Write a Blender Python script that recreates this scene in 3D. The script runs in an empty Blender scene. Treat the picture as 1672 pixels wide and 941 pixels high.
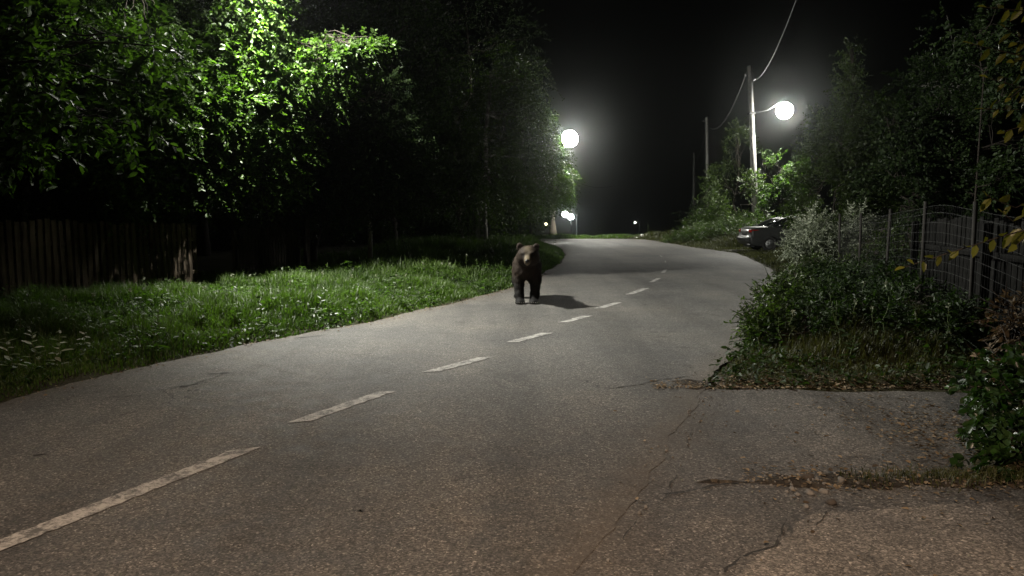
import bpy, math, random
import numpy as np
from mathutils import Vector

rng = np.random.default_rng(11)
random.seed(11)
scn = bpy.context.scene
C = scn.collection

# ------------------------------------------------------------------ camera model (used to lay out real distances)
FPX, CX, CY = 1207.0, 836.0, 470.5
PITCH = math.atan(120.5 / FPX)
CAMZ = 1.6
CP, SP = math.cos(PITCH), math.sin(PITCH)


def ray(px, py):
    a, b = (px - CX) / FPX, -(py - CY) / FPX
    return np.array([a, CP + b * SP, -SP + b * CP])


def G(px, py, z=0.0):
    d = ray(px, py)
    t = (z - CAMZ) / d[2]
    return np.array([d[0] * t, d[1] * t, z])


def P(px, py, Y):
    d = ray(px, py)
    t = Y / d[1]
    return np.array([d[0] * t, Y, CAMZ + d[2] * t])


# ------------------------------------------------------------------ mesh helpers
def npmesh(name, V, Q=None, T=None, mat=None, parent=None, attrs=None, smooth=False, origin=None, mats=None, midx=None):
    V = np.asarray(V, dtype=np.float32).reshape(-1, 3)
    if origin is not None:
        V = V - np.asarray(origin, dtype=np.float32)
    me = bpy.data.meshes.new(name)
    nq = 0 if Q is None else len(Q)
    nt = 0 if T is None else len(T)
    loops = []
    if nq:
        loops.append(np.asarray(Q, dtype=np.int32).reshape(-1))
    if nt:
        loops.append(np.asarray(T, dtype=np.int32).reshape(-1))
    loops = np.concatenate(loops)
    me.vertices.add(len(V))
    me.vertices.foreach_set("co", V.reshape(-1))
    me.loops.add(len(loops))
    me.loops.foreach_set("vertex_index", loops)
    me.polygons.add(nq + nt)
    starts = np.concatenate([np.arange(nq) * 4, nq * 4 + np.arange(nt) * 3]).astype(np.int32)
    me.polygons.foreach_set("loop_start", starts)
    me.update(calc_edges=True)
    if smooth:
        me.polygons.foreach_set("use_smooth", np.ones(nq + nt, dtype=bool))
    for k, v in (attrs or {}).items():
        v = np.asarray(v, dtype=np.float32)
        if v.ndim == 1:
            a = me.attributes.new(k, 'FLOAT', 'POINT')
            a.data.foreach_set("value", v)
        else:
            a = me.attributes.new(k, 'FLOAT_COLOR', 'POINT')
            a.data.foreach_set("color", np.concatenate([v, np.ones((len(v), 1), np.float32)], 1).reshape(-1).astype(np.float32))
    if mat:
        me.materials.append(mat)
    o = bpy.data.objects.new(name, me)
    C.objects.link(o)
    if parent is not None:
        o.parent = parent
    return o


class MB:
    """collects plain polygons (quads and triangles) of one mesh"""
    def __init__(self):
        self.v, self.q, self.t, self.n = [], [], [], 0

    def add(self, V, Q=None, T=None):
        V = np.asarray(V, float).reshape(-1, 3)
        if Q is not None and len(Q):
            self.q.append(np.asarray(Q, int) + self.n)
        if T is not None and len(T):
            self.t.append(np.asarray(T, int) + self.n)
        self.v.append(V)
        self.n += len(V)
        return self

    def box(self, c, s, rz=0.0, ry=0.0, jit=0.0, bev=0.0):
        c, h = np.asarray(c, float), np.asarray(s, float) / 2
        b = min(bev, h.min() * 0.9)
        pts = []
        # bevelled box: 24 verts
        sg = [(x, y, z) for x in (-1, 1) for y in (-1, 1) for z in (-1, 1)]
        if b <= 0:
            V = np.array([[x * h[0], y * h[1], z * h[2]] for x, y, z in sg])
            Q = [(0, 1, 3, 2), (4, 6, 7, 5), (0, 4, 5, 1), (2, 3, 7, 6), (0, 2, 6, 4), (1, 5, 7, 3)]
            T = []
        else:
            V, idx = [], {}
            for k, (x, y, z) in enumerate(sg):
                for ax in range(3):
                    p = np.array([x * (h[0] - b), y * (h[1] - b), z * (h[2] - b)])
                    p[ax] = (x, y, z)[ax] * h[ax]
                    idx[(x, y, z, ax)] = len(V)
                    V.append(p)
            V = np.array(V)
            Q, T = [], []
            for ax in range(3):
                o1, o2 = [a for a in range(3) if a != ax]
                for s_ in (-1, 1):
                    r = []
                    for (u, w) in ((-1, -1), (1, -1), (1, 1), (-1, 1)):
                        k = [0, 0, 0]
                        k[ax], k[o1], k[o2] = s_, u, w
                        r.append(idx[(*k, ax)])
                    Q.append(tuple(r))
            for ax in range(3):  # edges along axis ax
                o1, o2 = [a for a in range(3) if a != ax]
                for u in (-1, 1):
                    for w in (-1, 1):
                        k0, k1 = [0, 0, 0], [0, 0, 0]
                        k0[ax], k1[ax] = -1, 1
                        for k in (k0, k1):
                            k[o1], k[o2] = u, w
                        Q.append((idx[(*k0, o1)], idx[(*k1, o1)], idx[(*k1, o2)], idx[(*k0, o2)]))
            for k in sg:
                T.append((idx[(*k, 0)], idx[(*k, 1)], idx[(*k, 2)]))
        if jit:
            V = V + rng.normal(0, jit, V.shape)
        ca, sa = math.cos(ry), math.sin(ry)
        V = np.stack([V[:, 0] * ca + V[:, 2] * sa, V[:, 1], -V[:, 0] * sa + V[:, 2] * ca], 1)
        ca, sa = math.cos(rz), math.sin(rz)
        V = np.stack([V[:, 0] * ca - V[:, 1] * sa, V[:, 0] * sa + V[:, 1] * ca, V[:, 2]], 1)
        return self.add(V + c, Q, T)

    def tube(self, pts, rad, sides=8, cap=True):
        pts = np.asarray(pts, float)
        n = len(pts)
        rad = np.full(n, rad, float) if np.isscalar(rad) else np.asarray(rad, float)
        tg = np.gradient(pts, axis=0)
        tg /= np.linalg.norm(tg, axis=1, keepdims=True) + 1e-9
        ref = np.array([0, 0, 1.0]) if abs(tg[0][2]) < 0.8 else np.array([1.0, 0, 0])
        u = np.cross(tg[0], ref)
        V = []
        for i in range(n):
            u = u - tg[i] * np.dot(u, tg[i])
            u /= np.linalg.norm(u) + 1e-9
            w = np.cross(tg[i], u)
            a = np.arange(sides) * 2 * math.pi / sides
            V.append(pts[i] + rad[i] * (np.cos(a)[:, None] * u + np.sin(a)[:, None] * w))
        V = np.concatenate(V)
        Q = []
        for i in range(n - 1):
            for k in range(sides):
                k2 = (k + 1) % sides
                Q.append((i * sides + k, i * sides + k2, (i + 1) * sides + k2, (i + 1) * sides + k))
        T = []
        if cap:
            V = np.concatenate([V, pts[:1], pts[-1:]])
            a, b = n * sides, n * sides + 1
            for k in range(sides):
                k2 = (k + 1) % sides
                T += [(a, k2, k), (b, (n - 1) * sides + k, (n - 1) * sides + k2)]
        return self.add(V, Q, T)

    def ball(self, c, r, nu=16, nv=10, M=None):
        r = np.full(3, r, float) if np.isscalar(r) else np.asarray(r, float)
        V = [[0, 0, 1.0]]
        for i in range(1, nv):
            th = math.pi * i / nv
            for k in range(nu):
                ph = 2 * math.pi * k / nu
                V.append([math.sin(th) * math.cos(ph), math.sin(th) * math.sin(ph), math.cos(th)])
        V.append([0, 0, -1.0])
        V = np.array(V) * r
        if M is not None:
            V = V @ np.asarray(M).T
        Q, T = [], []
        for k in range(nu):
            k2 = (k + 1) % nu
            T.append((0, 1 + k, 1 + k2))
            b = 1 + (nv - 2) * nu
            T.append((len(V) - 1, b + k2, b + k))
            for i in range(nv - 2):
                Q.append((1 + i * nu + k, 1 + (i + 1) * nu + k, 1 + (i + 1) * nu + k2, 1 + i * nu + k2))
        return self.add(V + np.asarray(c, float), Q, T)

    def build(self, name, mat, parent=None, origin=None, smooth=False, attrs=None):
        Q = np.concatenate(self.q) if self.q else None
        T = np.concatenate(self.t) if self.t else None
        return npmesh(name, np.concatenate(self.v), Q, T, mat, parent, attrs, smooth, origin)


def tag(o, label=None, cat=None, group=None, kind=None):
    if label: o["label"] = label
    if cat: o["category"] = cat
    if group: o["group"] = group
    if kind: o["kind"] = kind
    return o


def empty(name, loc, label, cat, group=None):
    o = bpy.data.objects.new(name, None)
    o.empty_display_size = 0.2
    C.objects.link(o)
    o.location = [float(v) for v in loc]
    return tag(o, label, cat, group)


# ------------------------------------------------------------------ materials
class NT:
    def __init__(self, name):
        self.m = bpy.data.materials.new(name)
        self.m.use_nodes = True
        self.n = self.m.node_tree.nodes
        self.l = self.m.node_tree.links
        self.bsdf = self.n["Principled BSDF"]
        self.out = self.n["Material Output"]
        self.tc = None

    def coord(self):
        if not self.tc:
            self.tc = self.n.new("ShaderNodeTexCoord")
        return self.tc.outputs["Object"]

    def mapped(self, scale=(1, 1, 1), rot=(0, 0, 0)):
        m = self.n.new("ShaderNodeMapping")
        m.inputs["Scale"].default_value = scale
        m.inputs["Rotation"].default_value = rot
        self.l.new(self.coord(), m.inputs["Vector"])
        return m.outputs["Vector"]

    def noise(self, scale, detail=4, rough=0.6, vec=None, dist=0.0):
        t = self.n.new("ShaderNodeTexNoise")
        t.inputs["Scale"].default_value = scale
        t.inputs["Detail"].default_value = detail
        t.inputs["Roughness"].default_value = rough
        t.inputs["Distortion"].default_value = dist
        self.l.new(vec if vec else self.coord(), t.inputs["Vector"])
        return t.outputs["Fac"]

    def vor(self, scale, feature='F1', out="Color", vec=None, rand=1.0):
        t = self.n.new("ShaderNodeTexVoronoi")
        t.feature = feature
        t.inputs["Scale"].default_value = scale
        t.inputs["Randomness"].default_value = rand
        self.l.new(vec if vec else self.coord(), t.inputs["Vector"])
        return t.outputs[out]

    def attr(self, name, out="Fac"):
        a = self.n.new("ShaderNodeAttribute")
        a.attribute_name = name
        return a.outputs[out]

    def ramp(self, fac, stops, interp='LINEAR'):
        r = self.n.new("ShaderNodeValToRGB")
        r.color_ramp.interpolation = interp
        e = r.color_ramp.elements
        while len(e) < len(stops):
            e.new(0.5)
        for k, (p, c) in enumerate(stops):
            e[k].position = p
            e[k].color = (*c, 1) if len(c) == 3 else c
        self.l.new(fac, r.inputs["Fac"])
        return r.outputs["Color"]

    def mix(self, a, b, fac, blend='MIX'):
        m = self.n.new("ShaderNodeMix")
        m.data_type = 'RGBA'
        m.blend_type = blend
        for s, v in ((m.inputs[0], fac), (m.inputs[6], a), (m.inputs[7], b)):
            if isinstance(v, (int, float)):
                s.default_value = v
            elif isinstance(v, tuple):
                s.default_value = (*v, 1)
            else:
                self.l.new(v, s)
        return m.outputs[2]

    def math(self, op, a, b=None):
        m = self.n.new("ShaderNodeMath")
        m.operation = op
        for k, v in enumerate((a, b)):
            if v is None:
                continue
            if isinstance(v, (int, float)):
                m.inputs[k].default_value = v
            else:
                self.l.new(v, m.inputs[k])
        return m.outputs[0]

    def bump(self, h, strength=0.4, dist=0.01, prev=None):
        b = self.n.new("ShaderNodeBump")
        b.inputs["Strength"].default_value = strength
        b.inputs["Distance"].default_value = dist
        self.l.new(h, b.inputs["Height"])
        if prev:
            self.l.new(prev, b.inputs["Normal"])
        return b.outputs["Normal"]

    def fin(self, base=None, rough=None, normal=None, spec=None, metal=None, **kw):
        for key, v in (("Base Color", base), ("Roughness", rough), ("Normal", normal), ("Specular IOR Level", spec), ("Metallic", metal)):
            if v is None:
                continue
            s = self.bsdf.inputs[key]
            if isinstance(v, (int, float)):
                s.default_value = v
            elif isinstance(v, tuple):
                s.default_value = (*v, 1)
            else:
                self.l.new(v, s)
        return self.m


def asphalt(name, tone, dust, chips=1.0, cracks=True):
    t = NT(name)
    big = t.noise(0.45, 5, 0.62)
    mid = t.noise(5.0, 4, 0.6)
    fine = t.noise(55, 3, 0.7)
    agg = t.n.new("ShaderNodeSeparateColor")
    t.l.new(t.vor(110.0), agg.inputs[0])
    a2 = t.n.new("ShaderNodeSeparateColor")
    t.l.new(t.vor(60.0), a2.inputs[0])
    c = t.ramp(agg.outputs[0], [(0.0, tuple(v * 0.45 for v in tone)), (0.55, tone), (0.86, tuple(v * 1.5 for v in tone)), (0.975, tuple(v * 2.4 * chips for v in tone)), (1.0, tuple(v * 3.6 * chips for v in tone))])
    c2 = t.ramp(a2.outputs[1], [(0.0, (0.62, 0.62, 0.62)), (0.6, (1, 1, 1)), (0.93, (1.15, 1.14, 1.12)), (1.0, (1.6, 1.58, 1.55))])
    c = t.mix(c, c2, 0.85, 'MULTIPLY')
    c = t.mix(c, t.ramp(big, [(0.32, (0.66, 0.67, 0.70)), (0.5, (1, 1, 1)), (0.7, (1.28, 1.24, 1.18))]), 1.0, 'MULTIPLY')
    c = t.mix(c, t.ramp(mid, [(0.3, (0.82, 0.82, 0.82)), (0.7, (1.14, 1.14, 1.14))]), 1.0, 'MULTIPLY')
    # worn, lengthways wheel tracks and old repairs
    tr = t.noise(1.0, 3, 0.55, t.mapped((1.15, 0.10, 1), (0, 0, math.radians(24.5))))
    c = t.mix(c, t.ramp(tr, [(0.36, (0.70, 0.69, 0.68)), (0.5, (1, 1, 1)), (0.66, (1.22, 1.20, 1.17))]), 0.9, 'MULTIPLY')
    st_ = t.noise(0.8, 7, 0.72, None, 1.2)
    c = t.mix(c, t.ramp(st_, [(0.30, (0.52, 0.50, 0.48)), (0.40, (1, 1, 1))]), 0.9, 'MULTIPLY')
    edge = t.attr("edge")
    dn = t.noise(1.6, 6, 0.7)
    dfac = t.ramp(t.math('ADD', edge, t.math('MULTIPLY', t.math('SUBTRACT', dn, 0.5), 1.1)), [(0.35, (0, 0, 0)), (0.95, (1, 1, 1))])
    c = t.mix(c, t.mix(dust, tuple(v * 0.55 for v in dust), fine), t.math('MULTIPLY', dfac, 0.5))
    h = t.math('ADD', t.math('MULTIPLY', agg.outputs[0], 0.6), t.math('MULTIPLY', fine, 0.9))
    h = t.math('ADD', h, t.math('MULTIPLY', a2.outputs[1], 0.8))
    nrm = t.bump(h, 0.55, 0.006)
    if cracks:
        wob = t.n.new("ShaderNodeVectorMath")
        wob.operation = 'ADD'
        t.l.new(t.coord(), wob.inputs[0])
        nz = t.n.new("ShaderNodeTexNoise")
        nz.inputs["Scale"].default_value = 2.2
        nz.inputs["Detail"].default_value = 6
        t.l.new(t.coord(), nz.inputs["Vector"])
        sc = t.n.new("ShaderNodeVectorMath")
        sc.operation = 'SCALE'
        sc.inputs["Scale"].default_value = 0.8
        t.l.new(nz.outputs["Color"], sc.inputs[0])
        t.l.new(sc.outputs[0], wob.inputs[1])
        ed = t.vor(0.55, 'DISTANCE_TO_EDGE', "Distance", wob.outputs[0])
        cr = t.ramp(ed, [(0.0, (1, 1, 1)), (0.007, (0, 0, 0))])
        msk = t.ramp(t.noise(0.42, 2, 0.5), [(0.54, (0, 0, 0)), (0.62, (1, 1, 1))])
        c = t.mix(c, (0.012, 0.011, 0.010), t.mix((0, 0, 0), cr, msk))
    return t.fin(c, t.ramp(mid, [(0.3, (0.62,) * 3), (0.7, (0.82,) * 3)]), nrm, 0.4)


def wood(name, col, scale=1.0):
    t = NT(name)
    g = t.noise(14 * scale, 5, 0.65, t.mapped((1, 1, 0.07)), 0.6)
    s = t.noise(1.3 * scale, 4, 0.6)
    c = t.ramp(g, [(0.28, tuple(v * 0.45 for v in col)), (0.6, col), (0.8, tuple(v * 1.5 for v in col))])
    c = t.mix(c, t.ramp(s, [(0.3, (0.55, 0.55, 0.55)), (0.7, (1.15, 1.12, 1.08))]), 1.0, 'MULTIPLY')
    return t.fin(c, 0.8, t.bump(g, 0.5, 0.006), 0.3)


def bark(name, col, pale=None):
    t = NT(name)
    g = t.noise(9, 6, 0.7, t.mapped((1, 1, 0.22)), 0.8)
    c = t.ramp(g, [(0.3, tuple(v * 0.35 for v in col)), (0.62, col), (0.8, tuple(v * 1.4 for v in col))])
    if pale:
        s = t.noise(2.2, 5, 0.7, t.mapped((1, 1, 2.6)))
        c = t.mix(c, pale, t.ramp(s, [(0.42, (1, 1, 1)), (0.55, (0, 0, 0))]))
    return t.fin(c, 0.85, t.bump(g, 0.7, 0.02), 0.25)


def foliage(name, c_lo, c_hi, trans=0.4, rough=0.42, spec=0.5, tcol=None):
    t = NT(name)
    tint = t.attr("tint")
    c = t.ramp(tint, [(0.0, c_lo), (0.75, c_hi), (1.0, tuple(v * 1.25 for v in c_hi))])
    t.fin(c, rough, None, spec)
    tr = t.n.new("ShaderNodeBsdfTranslucent")
    tc = t.mix(c, tcol if tcol else (1.5, 2.0, 0.55), 1.0, 'MULTIPLY')
    t.l.new(tc, tr.inputs["Color"])
    mx = t.n.new("ShaderNodeMixShader")
    mx.inputs[0].default_value = trans
    t.l.new(t.bsdf.outputs[0], mx.inputs[1])
    t.l.new(tr.outputs[0], mx.inputs[2])
    t.l.new(mx.outputs[0], t.out.inputs["Surface"])
    return t.m


def plain(name, col, rough=0.6, metal=0.0, spec=0.5, var=0.25, scale=6.0, bump=0.15):
    t = NT(name)
    n = t.noise(scale, 5, 0.65)
    c = t.ramp(n, [(0.3, tuple(v * (1 - var) for v in col)), (0.7, tuple(min(1, v * (1 + var)) for v in col))])
    return t.fin(c, rough, t.bump(n, bump, 0.01) if bump else None, spec, metal)


def glow(name, col, strength):
    t = NT(name)
    e = t.n.new("ShaderNodeEmission")
    e.inputs[0].default_value = (*col, 1)
    e.inputs[1].default_value = strength
    t.l.new(e.outputs[0], t.out.inputs["Surface"])
    t.n.remove(t.bsdf)
    return t.m


M = {}
M['road'] = asphalt('worn asphalt', (0.083, 0.079, 0.073), (0.100, 0.080, 0.060), 1.0)
M['drive'] = asphalt('old patched asphalt', (0.082, 0.078, 0.073), (0.085, 0.066, 0.048), 1.0)
M['pole_conc'] = plain('weathered concrete', (0.24, 0.235, 0.22), 0.85, 0, 0.3, 0.3, 5, 0.4)
M['metal'] = plain('galvanised steel', (0.32, 0.33, 0.33), 0.45, 0.7, 0.5, 0.2, 9, 0.1)
M['dark_metal'] = plain('dark painted steel', (0.03, 0.03, 0.032), 0.5, 0.3, 0.5, 0.3, 9, 0.1)
M['rust_metal'] = plain('rusty post steel', (0.015, 0.013, 0.011), 0.9, 0.0, 0.4, 0.5, 18, 0.3)
M['fence_wood'] = wood('old brown fence wood', (0.11, 0.088, 0.066))
M['fence_wood_pale'] = wood('weathered grey fence wood', (0.095, 0.086, 0.075))
M['board_dark'] = wood('dark stained boards', (0.011, 0.011, 0.0105))
M['pole_wood'] = wood('weathered pole wood', (0.12, 0.10, 0.08), 0.7)
M['bark'] = bark('dark bark', (0.034, 0.028, 0.022))
M['bark_pale'] = bark('birch bark', (0.06, 0.05, 0.04), (0.36, 0.35, 0.32))
M['leaf_a'] = foliage('broad green leaves', (0.012, 0.024, 0.006), (0.046, 0.080, 0.017), 0.42, 0.45, 0.4, (1.6, 2.1, 0.6))
M['leaf_b'] = foliage('dark green leaves', (0.008, 0.018, 0.005), (0.028, 0.046, 0.014), 0.3, 0.55, 0.3)
M['leaf_c'] = foliage('birch leaves', (0.016, 0.027, 0.009), (0.055, 0.080, 0.022), 0.40, 0.42, 0.45)
M['leaf_silver'] = foliage('grey green willow leaves', (0.12, 0.14, 0.10), (0.36, 0.39, 0.30), 0.25, 0.5, 0.4, (1.2, 1.4, 0.8))
M['leaf_yellow'] = foliage('yellow green leaves', (0.045, 0.053, 0.008), (0.115, 0.122, 0.022), 0.4, 0.4, 0.5, (1.5, 1.6, 0.5))
M['leaf_dry'] = foliage('dry brown leaves', (0.045, 0.032, 0.020), (0.20, 0.155, 0.10), 0.15, 0.7, 0.3, (1.2, 1.0, 0.6))
M['leaf_ivy'] = foliage('dark ivy leaves', (0.010, 0.024, 0.008), (0.035, 0.070, 0.020), 0.2, 0.32, 0.5)
M['grass'] = foliage('green grass', (0.013, 0.026, 0.006), (0.060, 0.094, 0.022), 0.36, 0.5, 0.4)
M['grass_dry'] = foliage('mixed dry grass', (0.014, 0.017, 0.006), (0.058, 0.064, 0.022), 0.3, 0.55, 0.35, (1.4, 1.5, 0.6))
M['flower'] = foliage('whitish seed heads', (0.12, 0.14, 0.09), (0.34, 0.36, 0.27), 0.3, 0.7, 0.3, (1, 1, 0.9))
M['stem'] = plain('green stems', (0.07, 0.10, 0.03), 0.6)
M['stone'] = plain('grey stone', (0.15, 0.145, 0.135), 0.85, 0, 0.3, 0.35, 14, 0.5)
M['stone_dark'] = plain('dark stone', (0.055, 0.047, 0.04), 0.85, 0, 0.3, 0.35, 14, 0.5)
M['rubble'] = plain('pale rubble', (0.62, 0.61, 0.57), 0.85, 0, 0.3, 0.25, 9, 0.5)
M['wire'] = plain('cable rubber', (0.10, 0.10, 0.10), 0.5)
M['mesh_wire'] = plain('galvanised wire', (0.05, 0.051, 0.051), 0.6, 0.3)
for _k in ('board_dark', 'fence_wood', 'fence_wood_pale'):
    _b = M[_k].node_tree.nodes['Principled BSDF']
    _b.inputs['Roughness'].default_value, _b.inputs['Specular IOR Level'].default_value = 0.95, 0.06
M['soil'] = None


def soil():
    t = NT('soil and trodden grass')
    n = t.noise(3.0, 6, 0.7)
    f = t.noise(40, 4, 0.7)
    c = t.ramp(n, [(0.3, (0.018, 0.016, 0.010)), (0.5, (0.038, 0.036, 0.018)), (0.7, (0.045, 0.052, 0.020))])
    c = t.mix(c, t.ramp(f, [(0.3, (0.5, 0.5, 0.5)), (0.7, (1.35, 1.3, 1.2))]), 1.0, 'MULTIPLY')
    return t.fin(c, 0.9, t.bump(t.math('ADD', n, f), 0.8, 0.04), 0.2)


def dirt():
    t = NT('brown dirt with grit')
    n = t.noise(4.0, 6, 0.7)
    f = t.noise(60, 4, 0.7)
    c = t.ramp(n, [(0.3, (0.022, 0.019, 0.015)), (0.55, (0.048, 0.041, 0.033)), (0.75, (0.072, 0.062, 0.050))])
    v = t.n.new("ShaderNodeSeparateColor")
    t.l.new(t.vor(45.0), v.inputs[0])
    c = t.mix(c, t.ramp(v.outputs[0], [(0.0, (0.5, 0.5, 0.5)), (0.8, (1.1, 1.1, 1.1)), (1.0, (2.6, 2.4, 2.1))]), 1.0, 'MULTIPLY')
    return t.fin(c, 0.9, t.bump(t.math('ADD', v.outputs[0], f), 0.8, 0.02), 0.2)


M['soil'] = soil()
M['dirt'] = dirt()


def paint():
    t = NT('worn white road paint')
    n = t.noise(9, 6, 0.75)
    v = t.noise(60, 3, 0.7)
    w = t.ramp(t.math('ADD', t.math('MULTIPLY', n, 0.75), t.math('MULTIPLY', v, 0.3)), [(0.45, (0, 0, 0)), (0.58, (1, 1, 1))])
    c = t.mix((0.085, 0.082, 0.078), t.mix((0.30, 0.29, 0.27), (0.42, 0.41, 0.385), v), w)
    return t.fin(c, 0.7, t.bump(v, 0.5, 0.006), 0.4)


M['paint'] = paint()

# ------------------------------------------------------------------ layout: road edges traced as ground points
Lpx = [(-260, 727), (0, 655), (100, 630), (200, 606), (300, 584), (400, 563), (500, 545), (600, 527), (660, 513), (700, 503), (750, 493),
       (836, 470), (890, 445), (915, 430), (924, 418), (918, 407)]
Rpx = [(1092, 740), (1150, 625), (1215, 560), (1250, 500), (1270, 460), (1262, 440), (1240, 430), (1205, 414), (1130, 404), (1090, 397), (1054, 391.5)]
Lw = [G(*p)[:2] for p in Lpx]
Rw = [G(*p)[:2] for p in Rpx]
sl = (Lw[3] - Lw[1]) / np.linalg.norm(Lw[3] - Lw[1])
ROADDIR = np.array([math.sin(math.radians(24.5)), math.cos(math.radians(24.5))])
Lw = [Lw[0] - ROADDIR * 40] + Lw + [np.array([Lw[-1][0] - 0.5, 40.5]), np.array([-0.5, 42.0]), np.array([-9.0, 43.2]), np.array([-70.0, 46.0]), np.array([-70.0, 62.0])]
Rw = [Rw[0] - ROADDIR * 40] + Rw + [np.array([Rw[-1][0] - 1.2, 48.2])]
Lw, Rw = np.array(Lw), np.array(Rw)
YFAR = 48.2


def xl(y): return np.interp(y, Lw[:, 1], Lw[:, 0])
def xr(y): return np.interp(y, Rw[:, 1], Rw[:, 0])


def wav(x, y, f, s=0.0):
    return (np.sin(x * f + 1.7 * s + 1.3 * np.sin(y * f * 0.7 + s)) + np.sin(y * f * 1.13 + 2.1 * s + 1.1 * np.sin(x * f * 0.83 + 2 * s))) * 0.5


def base_h(x, y):
    s = np.maximum(0, y - 48.6)
    return -0.11 * s * s / (s + 7.0)


YDRV = 6.7


def ydrv(x): return YDRV - 0.06 + 0.10 * wav(x, x * 0.3, 2.1, 1) + 0.05 * wav(x, x * 0.5, 6.7, 2) + 0.02 * wav(x, x, 21.0, 3)



def xd(y):
    return np.interp(y, [-40, 3.9, 4.15, 4.4, 4.7, 5.3, 6.0, 6.7], [8.0, 7.5, 5.5, 2.75, 2.85, 3.35, 4.0, 4.5])


def off(x, y):
    """how far (m) a point is outside the paved surfaces; negative on them"""
    a = np.maximum((xl(y) - x) * 0.9, (x - xr(y)) * 0.9)
    a = np.maximum(a, y - YFAR)
    d = np.maximum(y - ydrv(x), x - xd(y))
    d = np.where(x > xr(y) - 0.5, d, 9.0)
    return np.minimum(a, d)


def ground_z(x, y):
    o = off(x, y) + 0.05 * wav(x, y, 3.1, 1.0) + 0.03 * wav(x, y, 9.0, 2.0)
    s = np.clip((o + 0.02) / 0.35, 0, 1)
    z = base_h(x, y) - 0.03 + s * s * (3 - 2 * s) * 0.075
    f = np.clip(o / 1.5, 0, 1)
    z = z + f * 0.03 * (wav(x, y, 1.1, 3.0) + 0.6 * wav(x, y, 2.9, 4.0))
    z = z + 0.26 * np.exp(-((x - 4.9 - 0.2 * (y - 9.0)) ** 2 / 1.6 + (y - 9.6) ** 2 / 7.0)) * f
    z = z + 0.10 * np.clip((o - 0.6) / 2.0, 0, 1) * np.where(x < xl(y), 1, 0) * np.clip((30 - y) / 10, 0, 1)
    return z


def grid_axis(lo, hi, fine_lo, fine_hi, fine):
    mid = np.arange(fine_lo, fine_hi + 1e-6, fine)
    a, b = [], []
    p, s = fine_lo, fine
    while p > lo:
        s *= 1.35
        p -= s
        a.append(max(p, lo))
    p, s = fine_hi, fine
    while p < hi:
        s *= 1.35
        p += s
        b.append(min(p, hi))
    return np.concatenate([np.array(a[::-1]), mid, np.array(b)])


gx = grid_axis(-500, 500, -10.5, 13.0, 0.16)
gy = grid_axis(-120, 800, 1.5, 54.0, 0.2)
XX, YY = np.meshgrid(gx, gy)
V = np.stack([XX, YY, ground_z(XX, YY)], -1).reshape(-1, 3)
nx, ny = len(gx), len(gy)
ii = (np.arange(ny - 1)[:, None] * nx + np.arange(nx - 1)[None, :]).reshape(-1)
Q = np.stack([ii, ii + 1, ii + nx + 1, ii + nx], 1)
tag(npmesh('ground', V, Q, None, M['soil'], smooth=True), 'dark soil and trodden grass ground under the roadside plants', 'ground', kind='structure')


def ribbon(name, ys, fl, fr, n, dz, mat, jl=0.05, jr=0.05, ed=(0.0, 1.0, 0.55), end=None):
    l = fl(ys) + jl * (wav(ys, ys * 0.3, 2.3, 1) + 0.7 * wav(ys, ys * 0.7, 7.1, 2) + 0.5 * wav(ys, ys, 19.0, 3))
    r = fr(ys) + jr * (wav(ys, ys * 0.3, 2.1, 4) + 0.7 * wav(ys, ys * 0.7, 6.3, 5) + 0.5 * wav(ys, ys, 17.0, 6))
    u = np.linspace(0, 1, n) ** 1.0
    u = 0.5 - 0.5 * np.cos(u * math.pi)
    X = l[:, None] * (1 - u) + r[:, None] * u
    Y = np.repeat(ys[:, None], n, 1)
    if end is not None:
        Y = Y + (end(X) - ys[-1]) * np.clip((Y - ys[-1] + 1.0), 0, 1)
    Z = base_h(X, Y) + dz
    V = np.stack([X, Y, Z], -1).reshape(-1, 3)
    dist = np.minimum(X - l[:, None], r[:, None] - X)
    e = np.clip(1.0 - dist / ed[2], 0, 1).reshape(-1)
    ii = (np.arange(len(ys) - 1)[:, None] * n + np.arange(n - 1)[None, :]).reshape(-1)
    Q = np.stack([ii, ii + 1, ii + n + 1, ii + n], 1)
    return npmesh(name, V, Q, None, mat, attrs={"edge": e}, smooth=True)


ys = np.concatenate([np.arange(-40, 0, 1.0), np.arange(0, 20, 0.06), np.arange(20, YFAR, 0.15), [YFAR]])
tag(ribbon('road', ys, xl, xr, 48, 0.0, M['road'], 0.04, 0.035), 'grey worn asphalt road bending left at the crest', 'road', kind='structure')
ys = np.concatenate([np.arange(-40, 0, 1.0), np.arange(0, YDRV, 0.05)])
tag(ribbon('driveway', ys, lambda y: xr(y) - 0.25, lambda y: 0 * y + 8.5, 70, -0.003, M['drive'], 0.02, 0.02, (0, 1, 0.9), ydrv),
    'patched brownish asphalt driveway apron right of the road', 'driveway', kind='structure')

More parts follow.
